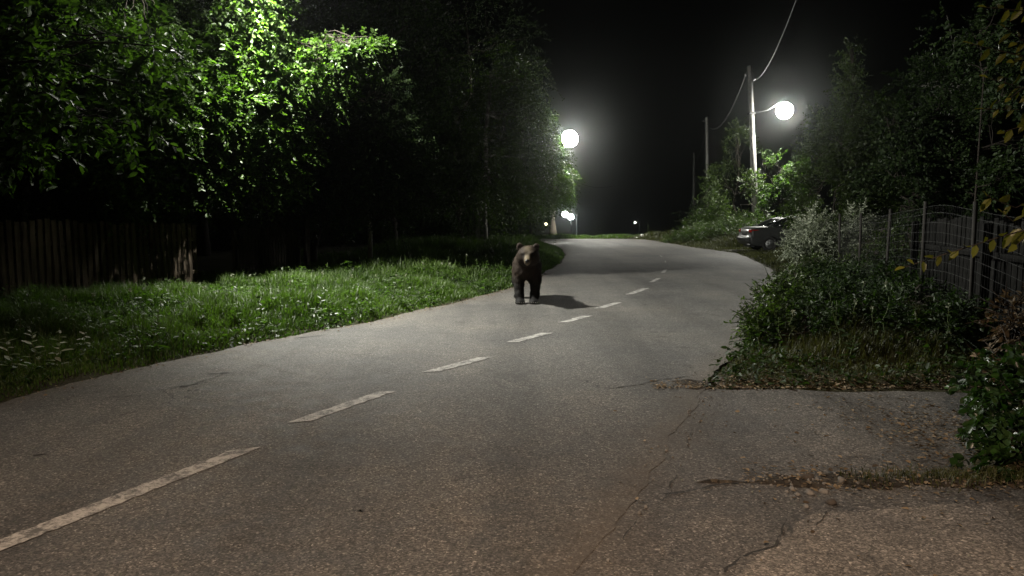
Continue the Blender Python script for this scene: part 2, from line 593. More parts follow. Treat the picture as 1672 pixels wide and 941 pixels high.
# centre line dashes -------------------------------------------------
dash_px = [((-90, 927), (405, 733)), ((487, 690), (630, 640)), ((703, 608), (792, 584)), ((836, 559), (894, 544)), ((920, 527), (959, 516)),
           ((977, 504), (1009, 494.5)), ((1028, 481), (1055, 471)), ((1064, 461), (1075, 455)), ((1082, 446), (1087, 440.5)),
           ((1087, 429), (1086, 426)), ((1081, 420), (1078, 417.5))]
for k, (a, b) in enumerate(dash_px):
    a, b = G(*a)[:2], G(*b)[:2]
    d = (b - a) / np.linalg.norm(b - a)
    nrm = np.array([d[1], -d[0]])
    L = np.linalg.norm(b - a)
    n = max(6, int(L / 0.04))
    t = np.linspace(0, 1, n)
    w = 0.067 if k < 7 else (0.05 if k < 9 else 0.022)
    j1 = rng.normal(0, 0.006, n)
    j2 = rng.normal(0, 0.006, n)
    slant = 0.06
    pl = a + (t * L)[:, None] * d + nrm * (w + j1)[:, None] + d * slant
    pr = a + (t * L)[:, None] * d - nrm * (w + j2)[:, None] - d * slant
    V = np.zeros((2 * n, 3))
    V[:n, :2], V[n:, :2] = pl, pr
    V[:, 2] = 0.005
    i = np.arange(n - 1)
    Q = np.stack([i, i + n, i + n + 1, i + 1], 1)[:, ::-1]
    tag(npmesh('road_marking', V, Q, None, M['paint']), 'worn white centre line dash painted on the asphalt', 'road marking', 'centre line dashes', 'structure')

# lighter patched concrete in the near right corner
M['patch'] = asphalt('pale patched concrete', (0.145, 0.134, 0.120), (0.085, 0.066, 0.048), 0.8, False)
pp = np.array([G(*q)[:2] for q in [(1295, 856), (1345, 838), (1420, 834), (1490, 828), (1700, 818), (2100, 830), (2300, 1200), (1180, 1200), (1150, 1000), (1195, 945), (1222, 912), (1272, 893), (1288, 872)]])
cl = np.concatenate([pp, pp[:1]])
dd = np.concatenate([[0], np.cumsum(np.linalg.norm(np.diff(cl, axis=0), axis=1))])
ss = np.arange(0, dd[-1], 0.03)
pp = np.stack([np.interp(ss, dd, cl[:, 0]), np.interp(ss, dd, cl[:, 1])], 1)
pp += 0.022 * np.stack([wav(pp[:, 0], pp[:, 1], 17.0, 1) + 0.6 * wav(pp[:, 0], pp[:, 1], 43.0, 2), wav(pp[:, 1], pp[:, 0], 15.0, 3) + 0.6 * wav(pp[:, 0], pp[:, 1], 39.0, 4)], 1)
me = bpy.data.meshes.new('driveway_patch')
me.from_pydata([(float(x), float(y), 0.0015) for x, y in pp], [], [tuple(range(len(pp)))[::-1]])
if me.polygons[0].normal.z < 0:
    me.flip_normals()
me.materials.append(M['patch'])
o = bpy.data.objects.new('driveway_patch', me)
C.objects.link(o)
tag(o, 'paler patched concrete at the near end of the driveway', 'driveway', kind='structure')

# cracks in the asphalt: thin dark filled seams
M['tar'] = plain('tar filled crack', (0.030, 0.028, 0.026), 0.75, 0, 0.3, 0.2, 20, 0.3)


def seam(pxs, w, z=0.004):
    p = np.array([G(*q)[:2] for q in pxs])
    dd = np.concatenate([[0], np.cumsum(np.linalg.norm(np.diff(p, axis=0), axis=1))])
    n = max(8, int(dd[-1] / 0.03))
    s = np.linspace(0, dd[-1], n)
    c = np.stack([np.interp(s, dd, p[:, 0]), np.interp(s, dd, p[:, 1])], 1)
    c += np.cumsum(rng.normal(0, 0.006, (n, 2)), 0) * 0.9
    tg = np.gradient(c, axis=0)
    tg /= np.linalg.norm(tg, axis=1, keepdims=True)
    nr = np.stack([tg[:, 1], -tg[:, 0]], 1)
    ww = w * np.clip(np.abs(rng.normal(0.6, 0.45, n)), 0.08, 2) * np.sin(np.linspace(0.05, math.pi - 0.05, n)) ** 0.4
    V = np.zeros((2 * n, 3))
    V[:n, :2], V[n:, :2] = c + nr * ww[:, None], c - nr * ww[:, None]
    V[:, 2] = z
    i = np.arange(n - 1)
    Q = np.stack([i, i + n, i + n + 1, i + 1], 1)[:, ::-1]
    tag(npmesh('road_crack', V, Q, None, M['tar']), 'thin dark irregular crack in the asphalt', 'crack', 'cracks in the asphalt', 'structure')


for pxs, w in (([(255, 638), (300, 633), (345, 620), (365, 612)], 0.012), ([(285, 633), (335, 626)], 0.018), ([(340, 611), (382, 609)], 0.02),
               ([(168, 651), (240, 645)], 0.012), ([(300, 640), (330, 637)], 0.02), ([(45, 744), (75, 741)], 0.016), ([(480, 553), (530, 548)], 0.03),
               ([(1086, 806), (1130, 800), (1210, 788), (1260, 791)], 0.008), ([(1285, 850), (1268, 890), (1210, 912), (1190, 941)], 0.010),
               ([(1130, 700), (1118, 735)], 0.004), ([(1105, 770), (1090, 805), (1070, 822)], 0.005), ([(1040, 850), (1015, 880)], 0.004), ([(960, 640), (1010, 634), (1080, 622), (1150, 612)], 0.010),
               ([(1350, 835), (1340, 860)], 0.008), ([(585, 835), (600, 833)], 0.02)):
    seam(pxs, w)

# dirt tongue between the two driveway aprons, and at the verge corner ----
def heap(name, x0, x1, y0, y1, prof, label, step=0.03):
    ax, ay = np.arange(x0, x1, step), np.arange(y0, y1, step)
    X, Y = np.meshgrid(ax, ay)
    Z = prof(X, Y)
    V = np.stack([X, Y, Z], -1).reshape(-1, 3)
    n = len(ax)
    ii = (np.arange(len(ay) - 1)[:, None] * n + np.arange(n - 1)[None, :]).reshape(-1)
    Q = np.stack([ii, ii + 1, ii + n + 1, ii + n], 1)
    return tag(npmesh(name, V, Q, None, M['dirt'], smooth=True), label, 'dirt', kind='structure')


def tongue(X, Y):
    cx = 4.32 + 0.03 * wav(X, Y, 3, 1)
    w = np.interp(X, [1.2, 1.6, 2.2, 3.0, 6.0], [0.02, 0.20, 0.24, 0.26, 0.35])
    w = w * (0.85 + 0.35 * wav(X, Y, 5.0, 3) + 0.25 * wav(X, Y, 13.0, 6))
    m = 1 - ((Y - cx) / np.maximum(w, 0.01)) ** 2
    return -0.045 + np.clip(m, 0, 1) ** 0.7 * 0.055 + 0.012 * wav(X, Y, 14, 2) + 0.008 * wav(X, Y, 37, 5)


heap('dirt_strip', 1.1, 6.5, 3.7, 5.0, tongue, 'brown dirt strip with stones between two driveway aprons')


def corner(X, Y):
    m = 1 - ((X - 1.95) / 0.55) ** 2 - ((Y - 6.85) / 0.28) ** 2
    m = m + 0.5 * wav(X, Y, 9, 3)
    return -0.045 + np.clip(m, 0, 1) ** 0.7 * 0.055 + 0.012 * wav(X, Y, 14, 2) + 0.008 * wav(X, Y, 33, 5)


heap('dirt_corner', 1.2, 2.7, 6.4, 7.3, corner, 'dark dirt washed out at the verge corner beside the road')


# ------------------------------------------------------------------ leaves, twigs, trees
def norm(a):
    return a / (np.linalg.norm(a, axis=-1, keepdims=True) + 1e-9)


LEAF = np.array([[0, 0, 0], [1, 0, -0.06], [0.30, 0.5, 0.10], [0.68, 0.40, 0.07], [0.30, -0.5, 0.10], [0.68, -0.40, 0.07]])


def leaf_mesh(pos, d, up, L, wr):
    """folded six-point leaves: positions, directions, rough normals, lengths, width/length"""
    n = len(pos)
    d = norm(d)
    s = norm(np.cross(up, d))
    u = np.cross(d, s)
    L = np.broadcast_to(np.asarray(L, float), (n,))[:, None]
    out = np.zeros((n, 6, 3))
    for k in range(6):
        a, b, c = LEAF[k]
        out[:, k] = pos + d * (a * L) + s * (b * wr * L) + u * (c * wr * 1.6 * L)
    b = np.arange(n) * 6
    Q = np.concatenate([np.stack([b, b + 1, b + 3, b + 2], 1), np.stack([b, b + 4, b + 5, b + 1], 1)])
    return out.reshape(-1, 3), Q


def twig_leaves(A, D, nleaf, tw, droop, L, wr, bright=None):
    m = len(A)
    t = (np.arange(nleaf) + 0.6) / nleaf
    tw = np.broadcast_to(np.asarray(tw, float), (m,))
    pos = A[:, None] + D[:, None] * (tw[:, None] * t)[..., None]
    pos[..., 2] -= droop * tw[:, None] * (t ** 2)
    ref = norm(rng.normal(0, 1, (m, 3)) * 0.5 + np.array([0, 0, 1.0]))
    S = norm(np.cross(D, ref))
    side = np.where(np.arange(nleaf) % 2 == 0, 1.0, -1.0)
    ld = 0.55 * D[:, None] + 0.75 * S[:, None] * side[None, :, None] + rng.normal(0, 0.38, (m, nleaf, 3))
    ld[..., 2] -= 0.25
    up = ref[:, None] * 0.9 + rng.normal(0, 0.42, (m, nleaf, 3))
    LL = L * rng.uniform(0.65, 1.2, (m, nleaf))
    tint = np.clip(rng.normal(0.5, 0.2, (m, 1)) + rng.normal(0, 0.14, (m, nleaf)), 0, 1)
    V, Q = leaf_mesh(pos.reshape(-1, 3), ld.reshape(-1, 3), up.reshape(-1, 3), LL.reshape(-1), wr)
    return V, Q, np.repeat(tint.reshape(-1), 6), pos


def crown(lobes, n, gap=0.0, gfreq=1.6, shell=0.42):
    c = np.array([l[0] for l in lobes])
    r = np.array([np.broadcast_to(np.asarray(l[1], float), (3,)) for l in lobes])
    w = np.prod(r, axis=1) ** (2 / 3)
    w = np.where(r.mean(1) < 0.2, np.maximum(w, 0.09 * w.max()), w)
    k = rng.choice(len(lobes), size=n, p=w / w.sum())
    u = norm(rng.normal(0, 1, (n, 3)))
    rad = rng.random(n) ** shell
    A = c[k] + u * r[k] * rad[:, None]
    nz = (wav(A[:, 0] + 0.4 * A[:, 2], A[:, 1], gfreq, 1.3) + wav(A[:, 2], A[:, 0] - 0.5 * A[:, 1], gfreq * 1.7, 2.7))
    keep = (nz > gap) | (r[k].mean(1) < 0.45 * r.mean(1).max())
    A, u, k = A[keep], u[keep], k[keep]
    D = norm(u + rng.normal(0, 0.45, u.shape) + np.array([0, 0, 0.05]))
    return A, D, k


def limb(a, b, sag=0.0, n=7, wob=0.05):
    t = np.linspace(0, 1, n)[:, None]
    L = np.linalg.norm(b - a)
    p = a * (1 - t) + b * t
    p[:, 2] += (np.sin(t * math.pi) * sag * L)[:, 0]
    w = rng.normal(0, wob * L, (n, 3)) * np.sin(t * math.pi)
    return p + w


def tree(name, label, cat, base, trunk, lobes, n, nleaf, tw, L, wr, leafmat, barkmat, group=None, gap=0.0, gfreq=1.6, droop=0.3, shell=0.42,
         r0=0.14, sub=9, stems=None, twigs=True, flower=None):
    """a thing: tapered trunk, branches to every leaf mass, thousands of separate leaves. trunk: polyline from the base up"""
    base = np.asarray(base, float)
    root = empty(name, base, label, cat, group)
    trunk = np.asarray(trunk, float)
    mb = MB()
    rr = np.linspace(r0, r0 * 0.45, len(trunk))
    rr[0] *= 1.35
    mb.tube(trunk, rr, 10)
    for st in (stems or []):
        st = np.asarray(st, float)
        mb.tube(st, np.linspace(r0 * 0.6, r0 * 0.25, len(st)), 8)
    mb.build('trunk', barkmat, root, base, True)
    A, D, k = crown(lobes, n, gap, gfreq, shell)
    bb = MB()
    bb.tube(trunk, rr * 0.5, 5, False)
    for st in (stems or []):
        bb.tube(np.asarray(st, float), r0 * 0.12, 5, False)
    src = np.concatenate([trunk[len(trunk) // 2:]] + [np.asarray(s, float)[len(s) // 2:] for s in (stems or [])])
    for i, l in enumerate(lobes):
        c = np.asarray(l[0], float)
        r = float(np.mean(l[1]))
        s = src[np.argmin(np.linalg.norm(src - c, axis=1) + 0.25 * np.abs(src[:, 2] - c[2] + 0.6))]
        lp = limb(s, c, 0.06, 8, 0.04)
        bb.tube(lp, np.linspace(max(0.008, min(r0 * 0.38, r * 0.07)), max(0.005, min(0.012 + r0 * 0.05, r * 0.03)), 8), 6, False)
        idx = np.where(k == i)[0]
        for j in idx[:sub]:
            q = limb(lp[rng.integers(4, 8)], A[j], 0.05, 5, 0.05)
            bb.tube(q, np.linspace(min(0.010 + r0 * 0.05, 0.008 + r * 0.012), 0.003, 5), 4, False)
    bb.build('branches', barkmat, root, base, True)
    small = np.array([np.mean(l[1]) for l in lobes])[k] < 0.2
    V, Q, tint, pos = twig_leaves(A, D, nleaf, tw * rng.uniform(0.7, 1.2, len(A)) * np.where(small, 0.45, 1.0), droop, L, wr)
    bb = MB()
    bb.add(V, Q)
    if twigs:
        sel = rng.permutation(len(A))[:min(len(A), 1500)]
        for j in sel:
            p1 = A[j] + D[j] * tw * 0.98
            p1[2] -= droop * tw * 0.9
            bb.tube(np.array([A[j], (A[j] + D[j] * tw * 0.5) - np.array([0, 0, droop * tw * 0.22]), p1]), [0.006, 0.004, 0.002], 3, False)
    npmesh('crown', np.concatenate(bb.v), np.concatenate(bb.q), None, leafmat, root, {"tint": np.concatenate([tint, np.zeros(bb.n - len(tint))])}, False, base)
    return root


def lob(px, py, Y, r, sq=1.0):
    return (P(px, py, Y), np.array([r, r, r * sq]))


def gp(px, Y):
    """ground point under a given bearing and distance"""
    x = (px - CX) / FPX * Y * 0.995
    return np.array([x, Y, float(ground_z(np.array(x), np.array(Y)))])


def trunk_to(base, top, n=7, wob=0.03):
    return limb(np.asarray(base, float) - np.array([0, 0, 0.1]), np.asarray(top, float), 0.0, n, wob)


# --- left side
b = gp(150, 15.5)
tree('broadleaf_tree', 'large broadleaf tree behind the fence, its top leaves brightly lit by street light', 'tree', b,
     trunk_to(b, P(180, 40, 15.2)),
     [lob(10, 40, 13.6, 1.25), lob(120, 10, 14.2, 1.3), lob(250, -30, 14.6, 1.2), lob(330, 30, 14.8, 1.05), lob(400, 0, 14.4, 0.75), lob(395, 85, 14.8, 0.85),
      lob(190, 130, 13.2, 1.15), lob(80, 190, 13.2, 1.2), lob(300, 170, 14.4, 1.1), lob(400, 170, 15.0, 0.95), lob(455, 130, 15.0, 0.62),
      lob(500, 105, 15.2, 0.50), lob(550, 100, 15.4, 0.42), lob(592, 88, 15.5, 0.26), lob(545, 150, 15.6, 0.26), lob(-40, 150, 12.6, 1.2), lob(30, 280, 13.0, 1.0),
      lob(180, 270, 13.8, 1.15), lob(330, 270, 15.2, 1.15), lob(430, 240, 15.6, 1.0), lob(120, 335, 14.2, 0.62), lob(240, 335, 15.0, 0.55), lob(-60, -40, 13.2, 1.4),
      (np.array([-5.35, 12.2, 5.5]), 0.75), (np.array([-6.1, 12.7, 5.4]), 0.85), (np.array([-6.6, 13.6, 5.6]), 0.9), (np.array([-5.0, 14.4, 5.9]), 0.55), (np.array([-7.2, 12.4, 5.2]), 0.9),
      (P(570, 88, 15.05), np.array([0.26, 0.20, 0.09])), (P(600, 82, 15.12), np.array([0.22, 0.12, 0.07])), (P(626, 76, 15.2), np.array([0.14, 0.07, 0.05]))],
     15000, 12, 0.42, 0.095, 0.55, M['leaf_a'], M['bark'], gap=-0.08, gfreq=1.5, droop=0.35, r0=0.19, sub=10)
# near low branch of another tree, single larger leaves in front of it
b = gp(-260, 10.6)
tree('walnut_tree', 'tree at the far left edge reaching in with large bright green leaves', 'tree', b,
     trunk_to(b, P(-150, 120, 10.4)),
     [lob(120, 60, 10.4, 0.42), lob(170, 55, 10.5, 0.40), lob(250, 75, 10.6, 0.36), lob(150, 110, 10.2, 0.46), lob(205, 140, 10.3, 0.42), lob(215, 205, 10.4, 0.35),
      lob(60, 120, 10.2, 0.55), lob(-40, 90, 10.2, 0.8), lob(140, 180, 10.2, 0.42), lob(40, 215, 10.0, 0.5)],
     420, 9, 0.42, 0.145, 0.45, M['leaf_a'], M['bark'], gap=-0.5, gfreq=2.2, droop=0.25, r0=0.16, sub=5, shell=0.6)
b = gp(505, 19.5)
tree('lime_tree', 'dim tree behind the verge between the fences and the pale slim pole', 'tree', b,
     trunk_to(b, P(560, 180, 19.2)),
     [lob(520, 235, 18.6, 0.95), lob(585, 215, 18.6, 0.95), lob(650, 240, 18.8, 0.85), lob(690, 270, 19.0, 0.55), lob(670, 310, 18.6, 0.6), lob(600, 290, 18.2, 0.8),
      lob(530, 310, 18.2, 0.8), lob(470, 320, 18.0, 0.75), lob(575, 335, 18.0, 0.45), lob(640, 345, 18.3, 0.4), lob(430, 350, 18.0, 0.5), lob(620, 165, 19.2, 0.7), lob(710, 320, 18.8, 0.22)],
     2600, 11, 0.45, 0.10, 0.55, M['leaf_b'], M['bark'], gap=-0.5, gfreq=1.8, droop=0.4, r0=0.12, sub=9)
b = gp(772, 36.0)
st = [limb(gp(768, 36.0), P(750, 200, 36.4), 0, 7, 0.02), limb(gp(757, 35.5), P(745, 300, 35.5), 0, 7, 0.03)]
tree('birch_tree', 'loose birch with hanging twigs, its right edge lit by the lamp', 'tree', b,
     trunk_to(b, P(800, 150, 36.4), 8, 0.015),
     [lob(800, 120, 37, 1.7), lob(750, 180, 37, 1.8), lob(830, 190, 37, 1.8), lob(730, 260, 36.5, 1.6), lob(790, 260, 36, 1.7), lob(855, 260, 38, 1.6), lob(840, 225, 40, 1.2), lob(880, 210, 42, 0.9),
      lob(900, 255, 43, 0.8), lob(895, 300, 42, 1.0), lob(915, 312, 42, 0.6), lob(860, 310, 39, 1.2), lob(820, 320, 37, 1.1), lob(760, 320, 35.5, 1.2), lob(720, 320, 35.5, 1.0), lob(860, 130, 38, 1.1), lob(690, 210, 37, 1.3),
      lob(790, 360, 36.2, 0.7), lob(870, 190, 41, 0.8), lob(790, 300, 34.2, 0.9), lob(765, 285, 34.4, 0.9), lob(815, 290, 34.5, 0.9), lob(905, 240, 47, 0.8), lob(915, 285, 48, 0.8), lob(880, 330, 46, 0.8)],
     7600, 12, 0.75, 0.115, 0.6, M['leaf_c'], M['bark_pale'], gap=-0.4, gfreq=1.3, droop=0.75, r0=0.17, sub=9, stems=st)
b = gp(866, 50.4)
tree('lamp_side_tree', 'light green tree whose leaves touch the brightest street lamp', 'tree', b, trunk_to(b, P(868, 260, 50.4)),
     [lob(868, 225, 50.4, 1.0), lob(890, 195, 50.6, 0.75), lob(900, 240, 50.4, 0.65), lob(880, 275, 50.0, 1.0), lob(905, 285, 49.8, 0.75), lob(915, 315, 49.6, 0.6), lob(885, 325, 49.8, 0.9), lob(850, 300, 50.0, 1.1), lob(845, 250, 50.6, 1.1), lob(860, 180, 50.8, 0.8), lob(842, 340, 50.0, 0.8)],
     1900, 12, 0.6, 0.13, 0.6, M['leaf_a'], M['bark'], gap=-0.35, gfreq=1.4, droop=0.7, r0=0.10, sub=8)
for k, (px, Y, top, lobes) in enumerate([
    (640, 30, 60, [(600, 60, 30, 2.0), (670, 40, 30, 2.0), (640, 130, 29, 1.8), (700, 120, 30, 1.8), (590, 150, 29, 1.5), (640, -30, 31, 2.0)]),
    (760, 58, 30, [(730, 40, 58, 3.6), (800, 60, 58, 3.4), (760, -30, 58, 3.4), (840, 120, 58, 2.6), (700, 110, 58, 3), (860, 60, 59, 2.2)]),
    (330, 27, 0, [(430, 60, 27, 2.0), (330, 40, 27, 2.6), (480, 30, 28, 1.6), (500, -20, 28, 2.0), (420, 200, 26, 2.0), (300, 240, 26, 2.0)]),
    (20, 22, 100, [(60, 120, 22, 2.2), (-60, 150, 22, 2.2), (40, 260, 21, 1.8), (150, 220, 21, 1.8), (240, 300, 21, 1.4)]),
    (690, 44, 200, [(660, 260, 44, 2.5), (620, 330, 43, 2.2), (700, 330, 44, 2.0), (580, 280, 43, 2.4), (560, 360, 42, 1.6), (740, 370, 43, 1.0)])]):
    b = gp(px, Y)
    labels = ['tall dark tree rising behind the slim pale pole', 'tallest faint tree far behind the birch, against black sky', 'dark tree standing deep behind the brightly lit branch',
              'dark tree behind the brown picket fence at left', 'dark low tree in the black gap left of the birch']
    tree('dark_tree', labels[k], 'tree', b, trunk_to(b, P(px, top, Y)), [lob(*l) for l in lobes], 1500, 11, 0.8, 0.15, 0.6, M['leaf_b'], M['bark'],
         'dark trees behind the left verge', gap=-0.2, gfreq=1.0, droop=0.4, r0=0.2, sub=6, twigs=False)

for k, (px, Y, hh, lab) in enumerate([(215, 30, 1.5, 'added dark bush in the gap right of the long picket fence'), (345, 33, 1.6, 'added dark bush in the gap between the two picket fences'), (540, 38, 1.5, 'added dark bush right behind the shorter fence and gate post'),
                                      (620, 40, 1.5, 'added dark bush behind the slim pale pole'), (690, 41, 1.4, 'added dark bush left of the birch trunks'), (440, 36, 1.6, 'added dark bush hidden behind the shorter picket fence'), (130, 27, 1.5, 'added dark bush behind the long picket fence')]):
    b = gp(px, Y)  # bushes added to hide the lit side road and keep the gap black
    tree('screen_bush', lab, 'bush', b, trunk_to(b, b + np.array([0, 0, hh * 0.7]), 5), [(b + np.array([dx, dy, hh * z_]), np.array([1.5, 1.0, hh * 0.5])) for dx, dy, z_ in ((0, 0, 0.5), (-1.5, 0.3, 0.42), (1.5, 0.2, 0.45), (0.5, 0, 0.75))],
         900, 10, 0.5, 0.14, 0.6, M['leaf_b'], M['bark'], 'added bushes screening the lit side road', gap=-1.5, droop=0.1, r0=0.04, sub=5, twigs=False)
# --- right side shrubs and trees
b = gp(1195, 43)
tree('shrub', 'tall grey-green shrub left of the lamp pole', 'shrub', b, trunk_to(b, P(1200, 320, 43)),
     [lob(1205, 250, 43, 0.9, 1.3), lob(1185, 300, 43, 1.2), lob(1215, 310, 43, 1.0), lob(1160, 345, 42.5, 0.9), lob(1195, 350, 42, 1.3), lob(1225, 350, 42, 1.0), lob(1205, 215, 43, 0.4, 1.6), lob(1140, 368, 41.5, 0.7), lob(1228, 300, 39.0, 0.45), lob(1236, 340, 38.8, 0.6)],
     2600, 11, 0.5, 0.11, 0.5, M['leaf_c'], M['bark'], gap=-0.25, gfreq=1.6, droop=0.1, r0=0.08)
b = gp(1130, 53)
tree('shrub', 'dark spreading shrub beyond the road crest, left of the tall shrub', 'shrub', b, trunk_to(b, P(1130, 340, 53)),
     [lob(1130, 350, 53, 1.2, 0.7), lob(1105, 362, 52, 1.1, 0.6), lob(1160, 335, 54, 1.3), lob(1165, 310, 55, 0.8), lob(1150, 370, 51, 1.2, 0.7)],
     700, 10, 0.6, 0.13, 0.5, M['leaf_b'], M['bark'], gap=-0.1, gfreq=1.2, droop=0.1, r0=0.08)
b = gp(1275, 40.2)
tree('young_tree', 'young bright green tree right under the right lamp', 'tree', b, trunk_to(b, P(1275, 335, 40.2)),
     [lob(1262, 335, 40, 0.8), lob(1285, 310, 40, 0.8), lob(1275, 275, 40.2, 0.55, 1.4), lob(1300, 345, 40, 0.9), lob(1255, 300, 40.5, 0.5), lob(1250, 360, 39.6, 0.7), lob(1305, 285, 40.4, 0.6, 1.3), lob(1245, 270, 41, 0.4, 1.6), lob(1285, 370, 39.4, 0.9, 0.7)],
     2000, 11, 0.45, 0.11, 0.6, M['leaf_a'], M['bark'], gap=-0.3, gfreq=1.8, droop=0.1, r0=0.07)
b = gp(1392, 25.5)
tree('poplar', 'tall pointed dark tree right of the lamp, taller than its neighbours', 'tree', b, trunk_to(b, P(1390, 70, 25.5)),
     [lob(1388, 90, 25.5, 0.20, 2.2), lob(1385, 140, 25.5, 0.40, 1.6), lob(1392, 190, 25.5, 0.75, 1.3), lob(1375, 240, 25, 0.95), lob(1420, 240, 25.5, 0.95), lob(1390, 300, 24.8, 1.15), lob(1335, 215, 26, 0.35, 2.0), lob(1330, 260, 26, 0.65), lob(1335, 310, 25.5, 0.8),
      lob(1440, 290, 25, 1.0), lob(1430, 340, 24.5, 1.0), lob(1360, 345, 24.5, 0.9), lob(1310, 345, 26, 0.5), lob(1425, 190, 26, 0.4, 1.5)],
     5200, 11, 0.42, 0.095, 0.5, M['leaf_c'], M['bark'], gap=-0.25, gfreq=2.0, droop=0.05, r0=0.12)
b = gp(1500, 20)
tree('hazel', 'dark dense tree behind the wire fence with some leaves lit from behind', 'tree', b, trunk_to(b, P(1500, 200, 20)),
     [lob(1480, 230, 20, 0.8), lob(1530, 225, 20, 0.8), lob(1460, 290, 19.5, 0.8), lob(1515, 300, 20, 0.9), lob(1570, 270, 20, 0.9), lob(1580, 190, 20.5, 0.8), lob(1470, 345, 19, 0.55), lob(1540, 350, 19.5, 0.6), lob(1610, 320, 19, 0.8), lob(1640, 230, 19, 1.0), lob(1450, 205, 20, 0.35, 1.6), lob(1540, 180, 20.5, 0.25, 2)],
     2100, 11, 0.42, 0.10, 0.6, M['leaf_b'], M['bark'], gap=-0.1, gfreq=1.9, droop=0.25, r0=0.10)
b = gp(1560, 26)
tree('slender_tree', 'slender pale trunked tree behind the wire fence, second from the right edge', 'tree', b, trunk_to(b, P(1553, 150, 26), 7, 0.004),
     [lob(1553, 120, 26, 1.0), lob(1500, 140, 26.5, 0.9), lob(1600, 120, 26, 1.2), lob(1560, 60, 26.5, 1.0)],
     700, 11, 0.5, 0.11, 0.6, M['leaf_b'], M['bark_pale'], gap=-0.5, gfreq=1.5, r0=0.06)
b = gp(1590, 15.5)
tree('slender_tree', 'slender leaning tree by the right edge behind the wire fence', 'tree', b, trunk_to(b, P(1606, 130, 15.5), 7, 0.0),
     [lob(1610, 110, 15.5, 0.6), lob(1650, 150, 15.5, 0.7), lob(1600, 50, 15.8, 0.6), lob(1640, 300, 15, 0.5)],
     500, 11, 0.42, 0.10, 0.6, M['leaf_b'], M['bark'], gap=-0.6, gfreq=1.9, r0=0.028)
b = gp(1345, 17.0)
st = [limb(gp(1320, 16.6), P(1300, 380, 16.6), 0, 6, 0.03), limb(gp(1375, 17.2), P(1400, 370, 17.4), 0, 6, 0.03)]
tree('willow_shrub', 'pale silvery leaved shrub covering the front of the parked car', 'shrub', b, trunk_to(b, P(1350, 370, 17)),
     [lob(1322, 388, 16.6, 0.34), lob(1335, 372, 16.8, 0.40), lob(1300, 405, 16.4, 0.20), lob(1370, 385, 17, 0.45), lob(1395, 410, 17, 0.42), lob(1330, 415, 16.5, 0.42), lob(1365, 430, 16.5, 0.40), lob(1395, 365, 17.4, 0.35), lob(1312, 420, 16.3, 0.28), lob(1350, 350, 17.2, 0.22, 1.4)],
     1500, 13, 0.34, 0.055, 0.34, M['leaf_silver'], M['bark'], gap=-0.35, gfreq=2.6, droop=0.05, r0=0.04, stems=st)
b = gp(1430, 15.0)
tree('fence_shrub', 'straggly shrub growing at the far end of the wire fence', 'shrub', b, trunk_to(b, P(1430, 400, 14.8)),
     [lob(1420, 400, 14.8, 0.34), lob(1455, 420, 14.2, 0.36), lob(1440, 370, 14.6, 0.32), lob(1410, 440, 14.6, 0.32), lob(1470, 470, 13.2, 0.36), lob(1430, 480, 13.6, 0.34), lob(1480, 400, 14.2, 0.3), lob(1490, 520, 12, 0.25)],
     600, 10, 0.34, 0.07, 0.45, M['leaf_c'], M['bark'], gap=-0.1, gfreq=2.4, r0=0.035)
# tall leafy row between road and lamp pole: separate bushes
for k, (px, py, Y, r) in enumerate([(1105, 389, 42, 0.40), (1135, 384, 40, 0.55), (1165, 382, 38.5, 0.6), (1192, 378, 37.5, 0.75), (1228, 375, 38, 0.85)]):
    b = gp(px, Y)
    tree('roadside_bush', ['smallest low bush beside the pale rubble heap', 'low bush second from the rubble heap', 'rounded bush midway along the far right road edge', 'leafy bush left of the parked car', 'leafy bush at the foot of the lamp pole behind the car'][k], 'bush', b,
         trunk_to(b, P(px, py, Y), 5), [(P(px, py, Y), np.array([r * 1.3, r, r * 0.8])), (P(px - 8, py + 5, Y - 0.6), np.array([r, r, r * 0.6])), (P(px + 9, py - 3, Y), np.array([r * 0.8, r, r * 0.8]))],
         420, 9, 0.35, 0.085, 0.4, M['leaf_c'], M['bark'], 'bushes along the far right road edge', gap=-0.6, droop=0.0, r0=0.03, sub=5)

# near shrub at the right edge, its branches hang into the picture
b = np.array([2.95, 3.6, 0.03])
root = empty('overhanging_shrub', b, 'yellow-green leaved shrub hanging in from the right edge close to the camera', 'shrub')
mb = MB()
main = limb(b, P(1790, -60, 3.5), 0, 9, 0.03)
mb.tube(main, np.linspace(0.035, 0.014, 9), 8)
mb.build('trunk', M['bark'], root, b, True)
tw, lv, lq, lt, ln = MB(), [], [], [], 0


def spray(pts, nl, L, r=0.004):
    global ln
    pts = np.array(pts, float)
    d = np.concatenate([[0], np.cumsum(np.linalg.norm(np.diff(pts, axis=0), axis=1))])
    s = np.linspace(0, d[-1], 14)
    pp = np.stack([np.interp(s, d, pts[:, i]) for i in range(3)], 1)
    tw.tube(pp, np.linspace(r, 0.0015, 14), 5)
    s = np.linspace(d[-1] * 0.22, d[-1], nl)
    p = np.stack([np.interp(s, d, pts[:, i]) for i in range(3)], 1)
    D = norm(np.gradient(p, axis=0))
    side = np.where(np.arange(nl) % 2 == 0, 1.0, -1.0)
    S = norm(np.cross(D, np.array([0, 0.8, 0.6])))
    ld = 0.45 * D + 0.85 * S * side[:, None] + rng.normal(0, 0.22, (nl, 3)) + np.array([0, 0, -0.45])
    ld[-1] = D[-1]
    up = np.array([-0.3, -0.7, 0.6]) + rng.normal(0, 0.35, (nl, 3))
    LL = L * rng.uniform(0.7, 1.15, nl) * np.linspace(1.1, 0.75, nl)
    V, Q = leaf_mesh(p, ld, up, LL, 0.46)
    lv.append(V)
    lq.append(Q + ln)
    lt.append(np.repeat(np.clip(rng.normal(0.5, 0.22, nl), 0, 1), 6))
    ln += len(V)


def W(px, py, Y): return P(px, py, Y)


